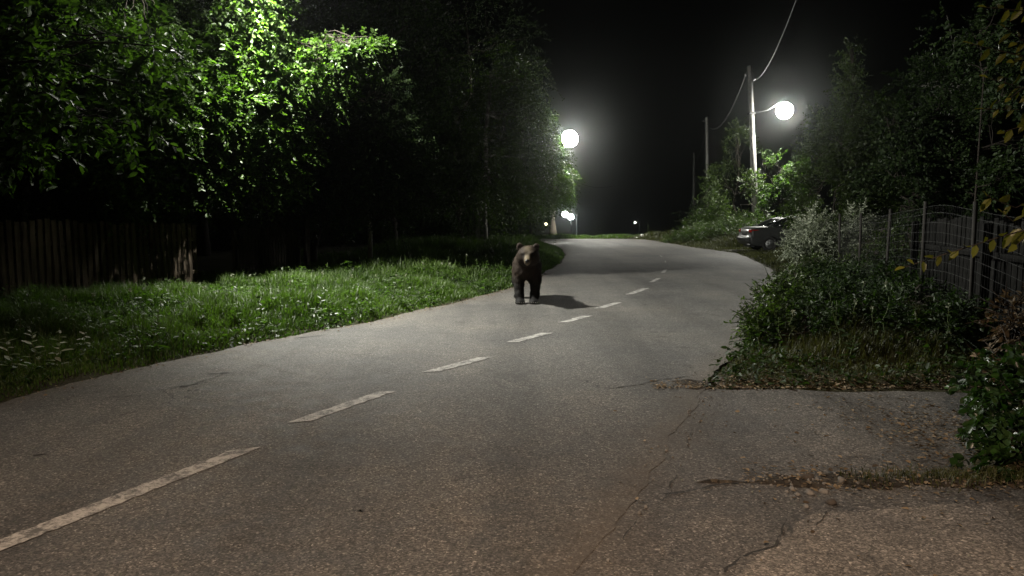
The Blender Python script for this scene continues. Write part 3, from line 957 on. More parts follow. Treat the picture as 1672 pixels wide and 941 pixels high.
spray([W(1800, 300, 3.5), W(1690, 372, 3.35), W(1640, 385, 3.3), W(1560, 410, 3.25), W(1478, 436, 3.2)], 21, 0.085, 0.005)
spray([W(1800, 260, 3.5), W(1660, 340, 3.4), W(1620, 325, 3.35), W(1612, 318, 3.3)], 10, 0.085)
for (a, m_, e, n_) in [((1800, 40), (1690, 20), (1612, 12), 11), ((1800, 60), (1700, 30), (1635, -10), 9), ((1800, 120), (1690, 80), (1640, 45), 10), ((1800, 130), (1680, 95), (1588, 72), 13),
                       ((1800, 170), (1690, 150), (1615, 128), 11), ((1800, 200), (1690, 180), (1605, 178), 11), ((1800, 210), (1690, 200), (1640, 215), 10), ((1800, 100), (1700, 120), (1650, 160), 10),
                       ((1800, 90), (1720, 90), (1655, 100), 9), ((1800, 0), (1720, 40), (1660, 70), 9), ((1800, 180), (1720, 190), (1672, 205), 8), ((1800, 420), (1700, 400), (1640, 350), 9), ((1800, 360), (1720, 350), (1660, 400), 8)]:
    Y = rng.uniform(3.3, 3.7)
    spray([W(*a, 3.6), W(*m_, Y), W(*e, Y - 0.1)], n_, 0.08)
tw.build('branches', M['bark'], root, b, True)
npmesh('crown', np.concatenate(lv), np.concatenate(lq), None, M['leaf_yellow'], root, {"tint": np.concatenate(lt)}, False, b)

# brownish stems low at the right edge
b = np.array([4.05, 5.6, 0.05])
tree('dry_shrub', 'dry brownish shrub low at the right edge before the wire fence', 'shrub', b, trunk_to(b, P(1665, 520, 5.5), 6),
     [lob(1650, 520, 5.4, 0.16), lob(1660, 570, 5.4, 0.2), lob(1640, 600, 5.5, 0.16), lob(1690, 540, 5.5, 0.25), lob(1670, 630, 5.5, 0.2)],
     120, 9, 0.2, 0.05, 0.4, M['leaf_dry'], M['bark'], gap=-0.8, r0=0.015, sub=6, droop=0.2)
b = np.array([3.35, 4.75, 0.03])
tree('ivy_clump', 'dark green glossy leaf clump at the lower right edge by the driveway', 'plant', b, trunk_to(b, b + np.array([0.1, 0.1, 0.4]), 5),
     [(np.array([3.35, 4.75, 0.12]), 0.30 * np.array([1, 1, 0.6])), (np.array([3.55, 4.9, 0.25]), 0.34 * np.array([1, 1, 0.9])), (np.array([3.25, 4.55, 0.10]), 0.24 * np.array([1, 1, 0.5])), (np.array([3.75, 5.2, 0.3]), 0.4 * np.array([1, 1, 0.8])), (np.array([3.05, 4.5, 0.06]), 0.2 * np.array([1, 1, 0.4])), (np.array([3.9, 5.5, 0.3]), 0.4 * np.array([1, 1, 0.7]))],
     420, 9, 0.16, 0.06, 0.8, M['leaf_ivy'], M['bark'], gap=-0.9, r0=0.012, sub=4, droop=0.3)


# ------------------------------------------------------------------ grass
def blades(name, pts, h, w, mat, label, cat='grass', lean=0.45):
    n = len(pts)
    az = rng.uniform(0, 2 * math.pi, n)
    d = np.stack([np.cos(az), np.sin(az), np.zeros(n)], 1)
    s = np.stack([-np.sin(az), np.cos(az), np.zeros(n)], 1)
    ln_ = (np.abs(rng.normal(lean, 0.28, n)) * h)[:, None]
    up = np.array([0, 0, 1.0])
    w = w[:, None]
    mid = pts + up * (h * 0.6)[:, None] + d * ln_ * 0.32
    tip = pts + up * (h * np.clip(1.0 - 0.25 * (ln_[:, 0] / h), 0.5, 1))[:, None] + d * ln_
    V = np.stack([pts - s * w, pts + s * w, mid - s * w * 0.75, mid + s * w * 0.75, tip], 1).reshape(-1, 3)
    b = np.arange(n) * 5
    Q = np.stack([b, b + 1, b + 3, b + 2], 1)
    T = np.stack([b + 2, b + 3, b + 4], 1)
    patch = 0.5 + 0.35 * wav(pts[:, 0], pts[:, 1], 2.3, 7)
    tint = np.clip(patch * 0.8 + rng.normal(0.1, 0.2, n), 0, 1)
    return tag(npmesh(name, V, Q, T, mat, None, {"tint": np.repeat(tint, 5)}), label, cat, kind='stuff')


def scatter(x0, x1, y0, y1, n, cond):
    p = np.stack([rng.uniform(x0, x1, n), rng.uniform(y0, y1, n)], 1)
    k = cond(p[:, 0], p[:, 1])
    p = p[k]
    return np.concatenate([p, ground_z(p[:, 0], p[:, 1])[:, None] - 0.01], 1)


def clump(x, y):
    return np.clip(0.48 + 0.6 * wav(x, y, 1.9, 1) + 0.4 * wav(x, y, 4.7, 2) + 0.3 * wav(x, y, 11.0, 3), 0, 1.25)


def lfence(y):  # approx x of the left boundary of the verge
    return np.interp(y, [4, 10.5, 14.9, 17, 24, 40], [-11.4, -8.1, -6.3, -5.8, -4.4, -3.2])


# left verge, near
pt = scatter(-11, 2.2, 5.5, 16, 420000, lambda x, y: (off(x, y) > 0.02 + 0.12 * rng.random(len(x)) + 0.09 * wav(x, y, 5.3, 4)) & (x < xl(y)) & (x > lfence(y) - 0.6) & (x / y > -0.76) & (rng.random(len(x)) < 0.9))
o = off(pt[:, 0], pt[:, 1])
h = (0.05 + 0.24 * np.clip(o / 1.1, 0, 1) * (0.25 + 0.95 * clump(pt[:, 0], pt[:, 1]))) * rng.uniform(0.6, 1.25, len(pt))
blades('verge_grass', pt, h, rng.uniform(0.004, 0.008, len(pt)), M['grass'], 'green grass verge left of the road, nearer part before the bear')
# left verge, far
pt = scatter(-6, 3.2, 16, 42.4, 260000, lambda x, y: (off(x, y) > 0.02 + 0.12 * rng.random(len(x))) & (x < xl(y)) & (x > lfence(y) - 1.0))
o = off(pt[:, 0], pt[:, 1])
h = (0.07 + 0.28 * np.clip(o / 1.0, 0, 1) * (0.25 + 0.95 * clump(pt[:, 0], pt[:, 1]))) * rng.uniform(0.6, 1.25, len(pt))
h *= 1 + 0.6 * np.exp(-((pt[:, 1] - 28) / 6) ** 2) * np.clip(o, 0, 1)
blades('verge_grass', pt, h, rng.uniform(0.007, 0.013, len(pt)), M['grass'], 'green grass verge left of the road behind the bear')
# right verge near
pt = scatter(1.2, 9.5, 6.6, 20, 330000, lambda x, y: (off(x, y) > -0.03 + 0.26 * rng.random(len(x)) ** 2 + 0.12 * wav(x, y, 4.1, 4)) & (x > xr(y)) & (x / y < 0.76) & (x < 7.6 + 0.1 * (y - 14)))
o = off(pt[:, 0], pt[:, 1])
h = (0.05 + 0.26 * np.clip(o / 1.1, 0, 1) * (0.4 + 0.9 * clump(pt[:, 0], pt[:, 1]))) * rng.uniform(0.5, 1.3, len(pt))
h *= np.clip((pt[:, 1] - 6.4) / 2.4, 0.25, 0.85)
blades('verge_grass', pt, h, rng.uniform(0.0035, 0.007, len(pt)), M['grass_dry'], 'mixed green and dry grass on the right bank before the wire fence')
# right verge far
pt = scatter(4, 22, 19, 49, 200000, lambda x, y: (off(x, y) > 0.02 + 0.15 * rng.random(len(x))) & (x > xr(y)) & (x < xr(y) + 6) & ~((x > 9.3) & (x < 14.2) & (np.abs(y - 31.9) < 0.95)))
o = off(pt[:, 0], pt[:, 1])
h = (0.10 + 0.45 * np.clip((o - 0.3) / 1.2, 0, 1) * (0.4 + 0.8 * clump(pt[:, 0], pt[:, 1]))) * rng.uniform(0.6, 1.25, len(pt))
h = np.where((np.abs(pt[:, 1] - 31) < 3.0) & (pt[:, 0] > 9), np.minimum(h, 0.11), h)
blades('verge_grass', pt, h, rng.uniform(0.008, 0.014, len(pt)), M['grass_dry'], 'tall grass along the far right road edge around the parked car')
# beyond the road crest
pt = scatter(-16, 14, YFAR, 52.5, 60000, lambda x, y: (off(x, y) > 0.05))
h = rng.uniform(0.10, 0.30, len(pt)) * (0.4 + 0.8 * clump(pt[:, 0], pt[:, 1]))
blades('verge_grass', pt, h, rng.uniform(0.010, 0.018, len(pt)), M['grass'], 'thin grass strip beyond the far road edge')
# low broad leaved ground cover mixed into the grass
for nn, x0, x1, y0, y1, side, m_, lab in ((60000, -10, 2, 6, 24, 0, 'leaf_a', 'low broad leaved ground cover mixed into the left grass verge'),
                                          (26000, 1.4, 8, 6.7, 17, 1, 'leaf_b', 'low dark leafy ground cover on the right bank')):
    cond = (lambda x, y: (off(x, y) > 0.03 + 0.15 * wav(x, y, 5.3, 4)) & (x < xl(y)) & (x > lfence(y) - 0.3) & (x / y > -0.76) & (wav(x, y, 2.7, 9) + 0.5 * wav(x, y, 6.1, 2) > -0.1)) if side == 0 else \
        (lambda x, y: (off(x, y) > 0.0) & (x > xr(y)) & (x / y < 0.76) & (wav(x, y, 2.7, 9) > -0.4))
    pt = scatter(x0, x1, y0, y1, nn, cond)
    n = len(pt)
    hh = np.clip(off(pt[:, 0], pt[:, 1]), 0.05, 1.0) * 0.10 + 0.06 + 0.22 * np.clip(wav(pt[:, 0], pt[:, 1], 3.3, 5), 0, 1)
    pt[:, 2] += hh * rng.uniform(0.3, 1.15, n)
    dd = rng.normal(0, 1, (n, 3)) * np.array([1, 1, 0.35])
    V, Q = leaf_mesh(pt, dd, np.array([0, 0, 1.0]) + rng.normal(0, 0.45, (n, 3)), rng.uniform(0.03, 0.085, n), rng.uniform(0.3, 0.75, n)[:, None])
    tag(npmesh('ground_cover', V, Q, None, M[m_], None, {"tint": np.repeat(np.clip(rng.normal(0.5, 0.25, n), 0, 1), 6)}), lab, 'ground cover', kind='stuff')
# tufts on the dirt strip
pt = np.stack([rng.uniform(2.0, 3.6, 5000), rng.normal(4.34, 0.11, 5000)], 1)
pt = pt[rng.random(len(pt)) < np.interp(pt[:, 0], [2.0, 2.5, 3.6], [0.1, 0.8, 1.0]) * clump(pt[:, 0] * 2, pt[:, 1] * 2)]
pt = np.concatenate([pt, (tongue(pt[:, 0], pt[:, 1]) - 0.005)[:, None]], 1)
blades('grass_tuft', pt, rng.uniform(0.03, 0.09, len(pt)), rng.uniform(0.002, 0.0035, len(pt)), M['grass_dry'], 'short grass on the dirt strip between driveway aprons', lean=0.7)


# weeds: tall plants standing out of the grass ------------------------
def weed(name, base, h, label, group, leafmat, L=0.09, head=True, nl=12):
    root = empty(name, base, label, 'plant', group)
    base = np.asarray(base, float)
    tip = base + np.array([rng.normal(0, 0.14) * h, rng.normal(0, 0.14) * h, h])
    sp = limb(base - np.array([0, 0, 0.03]), tip, 0, 8, 0.03)
    MB().tube(sp, np.linspace(0.006, 0.002, 8), 5).build('stem', M['stem'], root, base, True)
    t = np.linspace(0.1, 0.92, nl)
    p = np.stack([np.interp(t, np.linspace(0, 1, 8), sp[:, i]) for i in range(3)], 1)
    az = np.arange(nl) * 2.4 + rng.uniform(0, 6)
    d = np.stack([np.cos(az), np.sin(az), rng.normal(0.15, 0.25, nl)], 1)
    V, Q = leaf_mesh(p, d, np.array([0, 0, 1.0]) + rng.normal(0, 0.25, (nl, 3)), L * np.linspace(1.25, 0.5, nl) * rng.uniform(0.8, 1.2, nl), 0.36)
    npmesh('leaves', V, Q, None, leafmat, root, {"tint": np.repeat(np.clip(rng.normal(0.55, 0.2, nl), 0, 1), 6)}, False, base)
    if head:
        n = 14
        c = tip + np.clip(rng.normal(0, 1, (n, 3)), -0.75, 0.75) * np.array([0.012, 0.012, 0.022]) * (0.6 + h)
        dd = norm(rng.normal(0, 1, (n, 3)) + np.array([0, 0, 0.5]))
        V, Q = leaf_mesh(c, dd, rng.normal(0, 1, (n, 3)), rng.uniform(0.018, 0.03, n), 0.6)
        npmesh('flower_head', V, Q, None, M['flower'], root, {"tint": np.repeat(rng.random(n), 6)}, False, base)
    return root


def gpt(px, py):
    g = G(px, py)
    g[2] = float(ground_z(g[0], g[1]))
    return g


for px, py in [(120, 560), (165, 545), (210, 540), (255, 555), (300, 520), (345, 530), (390, 510), (440, 505), (470, 520), (520, 500), (565, 505), (610, 490), (640, 495), (230, 512), (280, 500), (420, 488), (500, 480)]:
    weed('weed', gpt(px, py), rng.uniform(0.3, 0.5), 'thin weed with whitish seed head in the nearer left grass verge', 'weeds in the nearer left verge', M['grass'], 0.08)
for px, py in [(690, 478), (715, 470), (740, 482), (760, 462), (785, 470), (660, 486), (800, 455), (820, 450), (730, 452)]:
    weed('weed', gpt(px, py), rng.uniform(0.35, 0.6), 'thin weed with whitish seed head in the verge left of the bear', 'weeds left of the bear', M['grass'], 0.09)
for px, py in [(20, 615), (60, 605), (95, 610), (130, 590)]:
    weed('broadleaf_weed', gpt(px, py), rng.uniform(0.28, 0.45), 'broad leaved weed at the road edge in the lower left corner', 'broad leaved weeds in the lower left', M['leaf_silver'], 0.13, False, 14)
for px, py in [(1235, 560), (1262, 540), (1290, 560), (1330, 575), (1380, 585), (1425, 590), (1275, 505), (1300, 490), (1320, 520), (1360, 540), (1450, 560), (1500, 590), (1400, 550), (1285, 580), (1540, 600)]:
    weed('weed', gpt(px, py), rng.uniform(0.3, 0.6), 'thin weed with pale seed head on the right grass bank', 'weeds on the right bank', M['grass_dry'], 0.08)
for px, py in [(1262, 512), (1272, 498), (1255, 522)]:
    weed('leaning_weed', gpt(px, py), 0.5, 'dark weed leaning over the right road edge', 'dark weeds at the right road edge', M['leaf_b'], 0.1, False, 12)
for px in (843, 858, 872, 884):
    weed('weed', gp(px, 49.5), rng.uniform(0.6, 1.0), 'lit weed on the far road edge behind the bear', 'weeds on the far road edge', M['leaf_a'], 0.22, False, 14)
weed('tall_weed', gp(978, 50.5), 0.95, 'single tall weed on the far road edge near the middle', None, M['leaf_b'], 0.22, True, 6)
weed('dark_weed', gpt(903, 400), 0.42, 'dark weed at the tip of the grass verge right behind the bear', None, M['leaf_b'], 0.16, False, 10)
weed('tall_weed', gp(1063, 49.0), 0.95, 'single tall weed beside the pale rubble heap', None, M['leaf_c'], 0.2, True, 9)

for k in range(60):
    y = rng.uniform(8.0, 21)
    x = float(xl(y)) - 0.25 - abs(rng.normal(0, 1.3))
    if x < float(lfence(y)) + 0.1 or x / y < -0.72:
        continue
    weed('leafy_weed', (x, y, float(ground_z(x, y))), rng.uniform(0.22, 0.5), 'green leafy weed without flowers in the left grass verge', 'leafy weeds in the left verge', M['leaf_a'], 0.12, False, 16)
for k in range(45):
    y = rng.uniform(7.4, 16)
    x = float(xr(y)) + 0.2 + abs(rng.normal(0, 0.9))
    weed('leafy_weed', (x, y, float(ground_z(x, y))), rng.uniform(0.25, 0.7), 'dark leafy weed without flowers on the right bank', 'leafy weeds on the right bank', M['leaf_b'], 0.12, False, 16)
bank = [(1300, 490, 12.6, 0.42, 0.62, 'c', 'grey-green bush at the road edge on the right bank, in front of the pale shrub'),
        (1345, 470, 12.9, 0.48, 0.66, 'b', 'dark bush second from the road edge on the right bank'),
        (1395, 490, 11.6, 0.50, 0.70, 'b', 'dark rounded bush in the middle of the right bank'),
        (1450, 520, 10.4, 0.48, 0.66, 'b', 'dark bush before the first wire fence posts'),
        (1268, 540, 10.3, 0.36, 0.72, 'c', 'low green bush nearest the road on the right bank'),
        (1262, 585, 8.8, 0.30, 0.50, 'c', 'ragged green bush at the nearest corner of the right bank by the road'),
        (1320, 590, 8.5, 0.36, 0.46, 'b', 'low dark bush just behind the nearest edge of the right bank'),
        (1420, 590, 8.4, 0.40, 0.48, 'b', 'low dark bush close behind the driveway end of the right bank'),
        (1370, 555, 9.4, 0.42, 0.58, 'b', 'low dark bush lowest in the middle of the right bank'),
        (1500, 545, 9.0, 0.42, 0.55, 'b', 'dark bush close before the board screen'),
        (1330, 415, 14.6, 0.5, 0.85, 'c', 'taller grey-green bush right behind the bank crest'),
        (1440, 430, 13.4, 0.5, 0.95, 'b', 'tall dark bush against the far part of the wire fence'),
        (1570, 560, 7.9, 0.32, 0.45, 'b', 'dark bush at the foot of the wire fence near the right edge')]
for px, py, Y, r, hh, m_, lab in bank:
    hh *= 0.78
    x = (px - CX) / FPX * Y
    b = np.array([x, Y, float(ground_z(x, Y))])
    tree('bank_bush', lab, 'bush', b, trunk_to(b, b + np.array([0, 0, hh * 0.7]), 5),
         [(b + np.array([0, 0, hh * 0.55]), np.array([r, r, hh * 0.45])), (b + np.array([r * 0.6, 0.1, hh * 0.4]), np.array([r * 0.7, r * 0.7, hh * 0.4])), (b + np.array([-r * 0.5, -0.1, hh * 0.4]), np.array([r * 0.7, r * 0.7, hh * 0.4])), (b + np.array([r * 0.1, 0.1, hh * 0.95]), np.array([r * 0.35, r * 0.35, hh * 0.3]))],
         480, 9, 0.26, 0.058, 0.40, M['leaf_' + m_], M['bark'], 'bushes on the right bank', gap=-0.1, gfreq=4.5, droop=0.1, r0=0.018, sub=7)

# leaf litter and grit -------------------------------------------------
n = 1300
a = np.stack([rng.uniform(1.3, 4.6, n), 6.66 + np.abs(rng.normal(0, 0.16, n))], 1)
c = np.stack([rng.uniform(1.4, 3.4, n // 3), rng.normal(4.36, 0.16, n // 3)], 1)
d = np.stack([rng.normal(3.25, 0.4, n), rng.normal(5.1, 0.6, n)], 1)
e = np.stack([rng.uniform(0.6, 4.0, 110), rng.uniform(2.8, 6.7, 110)], 1)
yv = rng.uniform(5, 20, 500)
f = np.stack([xl(yv) + np.abs(rng.normal(0, 0.12, 500)), yv], 1)
pt = np.concatenate([a, c, d, e, f])
z = np.maximum(np.maximum(ground_z(pt[:, 0], pt[:, 1]), base_h(pt[:, 0], pt[:, 1]) + 0.004), np.where(np.abs(pt[:, 1] - 4.32) < 0.4, tongue(pt[:, 0], pt[:, 1]), -1)) + 0.006
pt = np.concatenate([pt, z[:, None]], 1)
n = len(pt)
dd = rng.normal(0, 1, (n, 3)) * np.array([1, 1, 0.15])
V, Q = leaf_mesh(pt, dd, np.array([0, 0, 1.0]) + rng.normal(0, 0.3, (n, 3)), rng.uniform(0.014, 0.045, n) , 0.55)
tag(npmesh('fallen_leaves', V, Q, None, M['leaf_dry'], None, {"tint": np.repeat(rng.random(n), 6)}), 'dry fallen leaves scattered over driveway edges and verge', 'leaves', kind='stuff')


def rock_mb(mb, c, r, seed):
    rs = np.random.default_rng(seed)
    t = MB().ball((0, 0, 0), 1.0, 9, 6)
    V = np.concatenate(t.v)
    ph = rs.uniform(0, 6, 3)
    k = 1 + 0.22 * np.sin(V[:, 0] * 3 + ph[0]) * np.sin(V[:, 1] * 3.3 + ph[1]) + 0.12 * np.sin(V[:, 2] * 5 + ph[2])
    V = V * k[:, None] * np.asarray(r) * rs.uniform(0.75, 1.25, 3)
    a = rs.uniform(0, 6)
    V = np.stack([V[:, 0] * math.cos(a) - V[:, 1] * math.sin(a), V[:, 0] * math.sin(a) + V[:, 1] * math.cos(a), V[:, 2]], 1)
    mb.add(V + np.asarray(c, float), np.concatenate(t.q), np.concatenate(t.t))


mb = MB()
for k in range(420):
    if k < 150:
        x, y = rng.uniform(1.3, 2.6), rng.normal(4.33, 0.13)
        z = max(float(tongue(np.array(x), np.array(y))), -0.007)
    elif k < 230:
        x, y = rng.normal(1.95, 0.3), rng.normal(6.85, 0.12)
        z = max(float(corner(np.array(x), np.array(y))), 0)
    else:
        y = rng.uniform(3.0, 14)
        x = float(xr(y)) + rng.normal(0, 0.14)
        z = max(0.0, float(ground_z(np.array(x), np.array(y))))
    s = rng.uniform(0.003, 0.010)
    rock_mb(mb, (x, y, z + s * 0.3), s, k)
tag(mb.build('gravel', M['stone'], smooth=False), 'small loose gravel along the broken right road edge', 'gravel', kind='stuff')
for k, (px, py, s, m_) in enumerate([(1318, 783, 0.035, 'stone_dark'), (1322, 806, 0.026, 'stone'), (1373, 788, 0.024, 'stone'), (1345, 803, 0.022, 'stone'), (1357, 822, 0.03, 'stone_dark'), (1302, 808, 0.02, 'stone'), (1316, 827, 0.018, 'stone'), (1293, 798, 0.017, 'stone')]):
    g = G(px, py)
    z = max(float(tongue(g[0], g[1])), -0.007)
    mb = MB()
    rock_mb(mb, (0, 0, 0), np.array([s, s, s * 0.75]), 900 + k)
    o = mb.build('stone', M[m_], smooth=True)
    o.location = (g[0], g[1], z + s * 0.45)
    lab = {0: 'largest dark stone on the dirt strip by the driveway', 4: 'dark flat stone at the near edge of the dirt strip'}
    tag(o, lab.get(k, 'small pale stone on the dirt strip between driveway aprons'), 'stone', 'stones on the dirt strip')
for k, (px, py, s) in enumerate([(1180, 622, 0.04), (1205, 617, 0.03), (1160, 627, 0.03), (1228, 615, 0.028)]):
    g = G(px, py)
    mb = MB()
    rock_mb(mb, (0, 0, 0), np.array([s * 1.4, s, s * 0.6]), 950 + k)
    o = mb.build('asphalt_chunk', M['stone_dark'], smooth=True)
    o.location = (g[0], g[1], max(0, float(corner(g[0], g[1]))) + s * 0.25)
    tag(o, 'broken dark asphalt chunk at the verge corner', 'rubble', 'asphalt chunks at the verge corner')
# pale rubble heap at the crest
b = np.array([9.0, 48.7, -0.02])
root = empty('rubble_heap', b, 'pale white rubble heap at the right end of the road crest', 'rubble heap')
mb = MB()
for k in range(150):
    u = np.clip(rng.normal(0, 1, 2), -1.7, 1.7) * np.array([0.52, 0.3])
    hh = 0.26 * math.exp(-(u[0] / 0.75) ** 2 - (u[1] / 0.45) ** 2)
    rock_mb(mb, b + np.array([u[0], u[1], rng.uniform(0, hh) + 0.02]), rng.uniform(0.05, 0.11), 2000 + k)
mb.build('rubble', M['rubble'], root, b)

# ------------------------------------------------------------------ fences
def picket_fence(label, a, b, h, pw, gap, mat, group=None, missing=(), zoff=0.0, bow=0.0):
    a, b = np.asarray(a, float), np.asarray(b, float)
    d = (b - a)
    L = np.linalg.norm(d)
    d /= L
    nrm = np.array([d[1], -d[0]])
    rz = math.atan2(d[1], d[0])
    base = np.array([*(a + b) / 2, float(ground_z(*((a + b) / 2)))])
    root = empty('picket_fence', base, label, 'fence', group)
    pk = MB()
    n = int(L / (pw + gap))
    for i in range(n):
        if i in missing:
            continue
        c = a + d * (i + 0.5) * (pw + gap)
        z = float(ground_z(*c))
        hh = h + bow * math.sin(i / n * math.pi) + rng.normal(0, 0.015)
        w = pw * rng.uniform(0.85, 1.05)
        pk.box((c[0], c[1], z + hh / 2 + 0.03), (w, 0.022, hh), rz + rng.normal(0, 0.02), rng.normal(0, 0.012), 0.0015, 0.004)
    pk.build('pickets', mat, root, base)
    for zz in (0.35, 1.0):
        m_ = MB()
        p0, p1 = a - nrm * -0.0 , b
        z0, z1 = float(ground_z(*a)), float(ground_z(*b))
        c = (a + b) / 2 - nrm * 0.045
        m_.box((c[0], c[1], (z0 + z1) / 2 + zz * h / 1.3), (L, 0.045, 0.08), rz, 0, 0, 0.006)
        m_.build('rail', mat, root, base)
    k = max(2, int(L / 2.2) + 1)
    for i in range(k):
        c = a + d * (L * i / (k - 1)) - nrm * 0.12
        z = float(ground_z(*c))
        MB().box((c[0], c[1], z + h * 0.49), (0.09, 0.09, h * 1.0), rz, 0, 0, 0.01).build('post', mat, root, base)
    return root


# in which direction is the road: nrm points to the right/road side
fa, fb = np.array([-10.3, 7.9]), G(325, 483)[:2]
picket_fence('dark brown wooden picket fence along the left verge, nearest and longest', fa, fb, 1.27, 0.085, 0.028, M['fence_wood'], bow=0.03)
fa2, fb2 = G(392, 470)[:2], G(494, 458)[:2]
picket_fence('greyish wooden picket fence behind the verge, farther and shorter', fa2, fb2, 1.12, 0.07, 0.022, M['fence_wood_pale'])
g = G(497, 458)
base = np.array([g[0] + 0.08, g[1], float(ground_z(g[0], g[1]))])
root = empty('gate_post', base, 'dark square gate post at the right end of the shorter fence', 'post')
MB().box(base + np.array([0, 0, 0.72]), (0.13, 0.13, 1.44), 0.6, 0, 0, 0.012).build('post_shaft', M['fence_wood_pale'], root, base)
MB().box(base + np.array([0, 0, 1.46]), (0.17, 0.17, 0.04), 0.6, 0, 0, 0.01).build('cap', M['fence_wood_pale'], root, base)

# wire mesh fence on the right
wa, wb = np.array([4.55, 5.6]), np.array([6.9, 15.6])
d = wb - wa
L = np.linalg.norm(d)
d = d / L
base = np.array([*wa, float(ground_z(*wa))])
root = empty('wire_fence', base, 'rusty wire mesh fence with thin steel posts on the right bank', 'fence')
mb = MB()
HF = 1.42


def wz(s):
    c = wa + d * s
    return float(ground_z(*c))


for s in np.arange(0, L, 0.075):
    c = wa + d * s
    z = wz(s)
    q = np.array([[c[0], c[1], z + 0.03 + t * HF] for t in np.linspace(0, 1, 5)])
    q[:, :2] += rng.normal(0, 0.006, (5, 2))
    mb.tube(q, 0.0015, 3, False)
for t in np.concatenate([np.arange(0, 1.0, 0.085), [1.0]]):
    ss = np.linspace(0, L, 40)
    q = np.array([[*(wa + d * s), wz(s) + 0.03 + t * HF + 0.012 * math.sin(s * 2.1 + t * 5)] for s in ss])
    mb.tube(q, 0.0018, 3, False)
mb.build('wire_mesh', M['mesh_wire'], root, base)
for s in np.arange(0.9, L + 0.01, 1.85):
    c = wa + d * s
    z = wz(s)
    t = rng.normal(0, 0.02, 2)
    MB().tube([[c[0], c[1], z - 0.1], [c[0] + t[0], c[1] + t[1], z + HF + 0.12]], 0.024, 8).build('post', M['rust_metal'], root, base, True)
# board screen behind the wire fence, weathered
ba, bb_ = wa + d * 0.2 + np.array([0.28, -0.06]), wa + d * 5.6 + np.array([0.28, -0.06])
picket_fence('dark board screen behind the wire fence at the right edge', ba, bb_, 1.33, 0.13, 0.012, M['board_dark'])


# ------------------------------------------------------------------ lamps, poles, wires
def diffuser(name, c, r, mat, parent, origin):
    return MB().ball(c, r, 18, 12).build(name, mat, parent, origin, True)


def lamp_head(root, origin, head, toward, mat, r=0.3):
    """cobra style housing with a bowl diffuser under it; toward: unit xy direction from pole to head"""
    h = MB()
    rz = math.atan2(toward[1], toward[0])
    h.box(np.asarray(head) + np.array([0, 0, r * 0.98]), (r * 0.9, r * 0.6, r * 0.16), rz, 0, 0, r * 0.1)
    h.box(np.asarray(head) + np.array([-toward[0] * r * 0.55, -toward[1] * r * 0.55, r * 0.98]), (r * 0.7, r * 0.3, r * 0.14), rz, 0, 0, r * 0.06)
    ho = h.build('lamp_head', M['metal'], root, origin)
    diffuser('diffuser', head, (r, r, r), mat, ho, origin)


COOL = (1.0, 0.985, 0.89)


def beam(root, origin, loc, aim, power, half, blend, col, rad):
    """the lamp's own downward beam, set just under its diffuser"""
    ld = bpy.data.lights.new('lamp_beam', 'SPOT')
    ld.energy, ld.color, ld.spot_size, ld.spot_blend, ld.shadow_soft_size = power, col, math.radians(half * 2), blend, rad
    o = bpy.data.objects.new('lamp_beam', ld)
    C.objects.link(o)
    o.parent = root
    loc = np.asarray(loc, float)
    o.location = [float(v) for v in loc - np.asarray(origin, float)]
    o.rotation_euler = Vector([float(v) for v in np.asarray(aim, float) - loc]).to_track_quat('-Z', 'Y').to_euler()
    return o
# right: leaning concrete pole with lamp
base = gp(1237, 40.0)
top = P(1224, 108, 40.0)
root = empty('street_lamp', base, 'tall leaning concrete pole with a bright lamp on a short arm, right side', 'street lamp', 'lit street lamps')
MB().tube([base - np.array([0, 0, 0.3]), base * 0.5 + top * 0.5, top], [0.19, 0.155, 0.12], 8).build('pole', M['pole_conc'], root, base)
headB = P(1281, 181, 39.3)
pb = base + (top - base) * ((headB[2] - 0.05 - base[2]) / (top[2] - base[2]))
ar = np.array([pb, pb + (headB - pb) * 0.5 + np.array([0, 0, 0.10]), headB + np.array([-0.3, 0, 0.41])])
MB().tube(ar, 0.022, 8).build('arm', M['metal'], root, base, True)
tw_ = (headB - pb)[:2]
lamp_head(root, base, headB, tw_ / np.linalg.norm(tw_), glow('right lamp light', COOL, 220), 0.42)
beam(root, base, headB - np.array([0, 0, 0.47]), (headB[0] - 2.5, headB[1] - 1.5, 0), 3600, 60, 0.5, COOL, 0.12)
MB().box(pb, (0.34, 0.34, 0.12), 0, 0, 0, 0.02).build('bracket', M['dark_metal'], root, base)
for k, (px, py) in enumerate([(1217, 124), (1233, 131)]):
    q = P(px, py, 40.0)
    m_ = MB()
    m_.tube([q + np.array([0.12 if k == 0 else -0.12, 0, 0]), q], 0.02, 6)
    m_.ball(q + np.array([0, 0, 0.06]), (0.05, 0.05, 0.07), 8, 6)
    m_.build('insulator', M['metal'], root, base, True)
# left: lamp behind the birch
base = gp(903, 52.0)
headA = P(930, 227, 51.0)
root = empty('street_lamp', base, 'brightest street lamp beside the birch, its pole half hidden by leaves', 'street lamp', 'lit street lamps')
topA = np.array([base[0], base[1], headA[2] + 0.25])
MB().tube([base - np.array([0, 0, 0.3]), base + np.array([0, 0, 0.5]), base + np.array([0, 0, 1.3]), topA], [0.36, 0.26, 0.14, 0.08], 8).build('pole', M['pole_wood'], root, base)
MB().tube([topA - np.array([0, 0, 0.1]), (topA + headA) / 2 + np.array([0, 0, 0.3]), headA + np.array([0, 0, 0.3])], 0.04, 8).build('arm', M['metal'], root, base, True)
tw_ = (headA - topA)[:2]
lamp_head(root, base, headA, tw_ / np.linalg.norm(tw_), glow('left lamp light', COOL, 240), 0.56)
beam(root, base, headA - np.array([0, 0, 0.60]), (headA[0] + 1.0, headA[1] - 2.0, 0), 6000, 56, 0.5, COOL, 0.12)
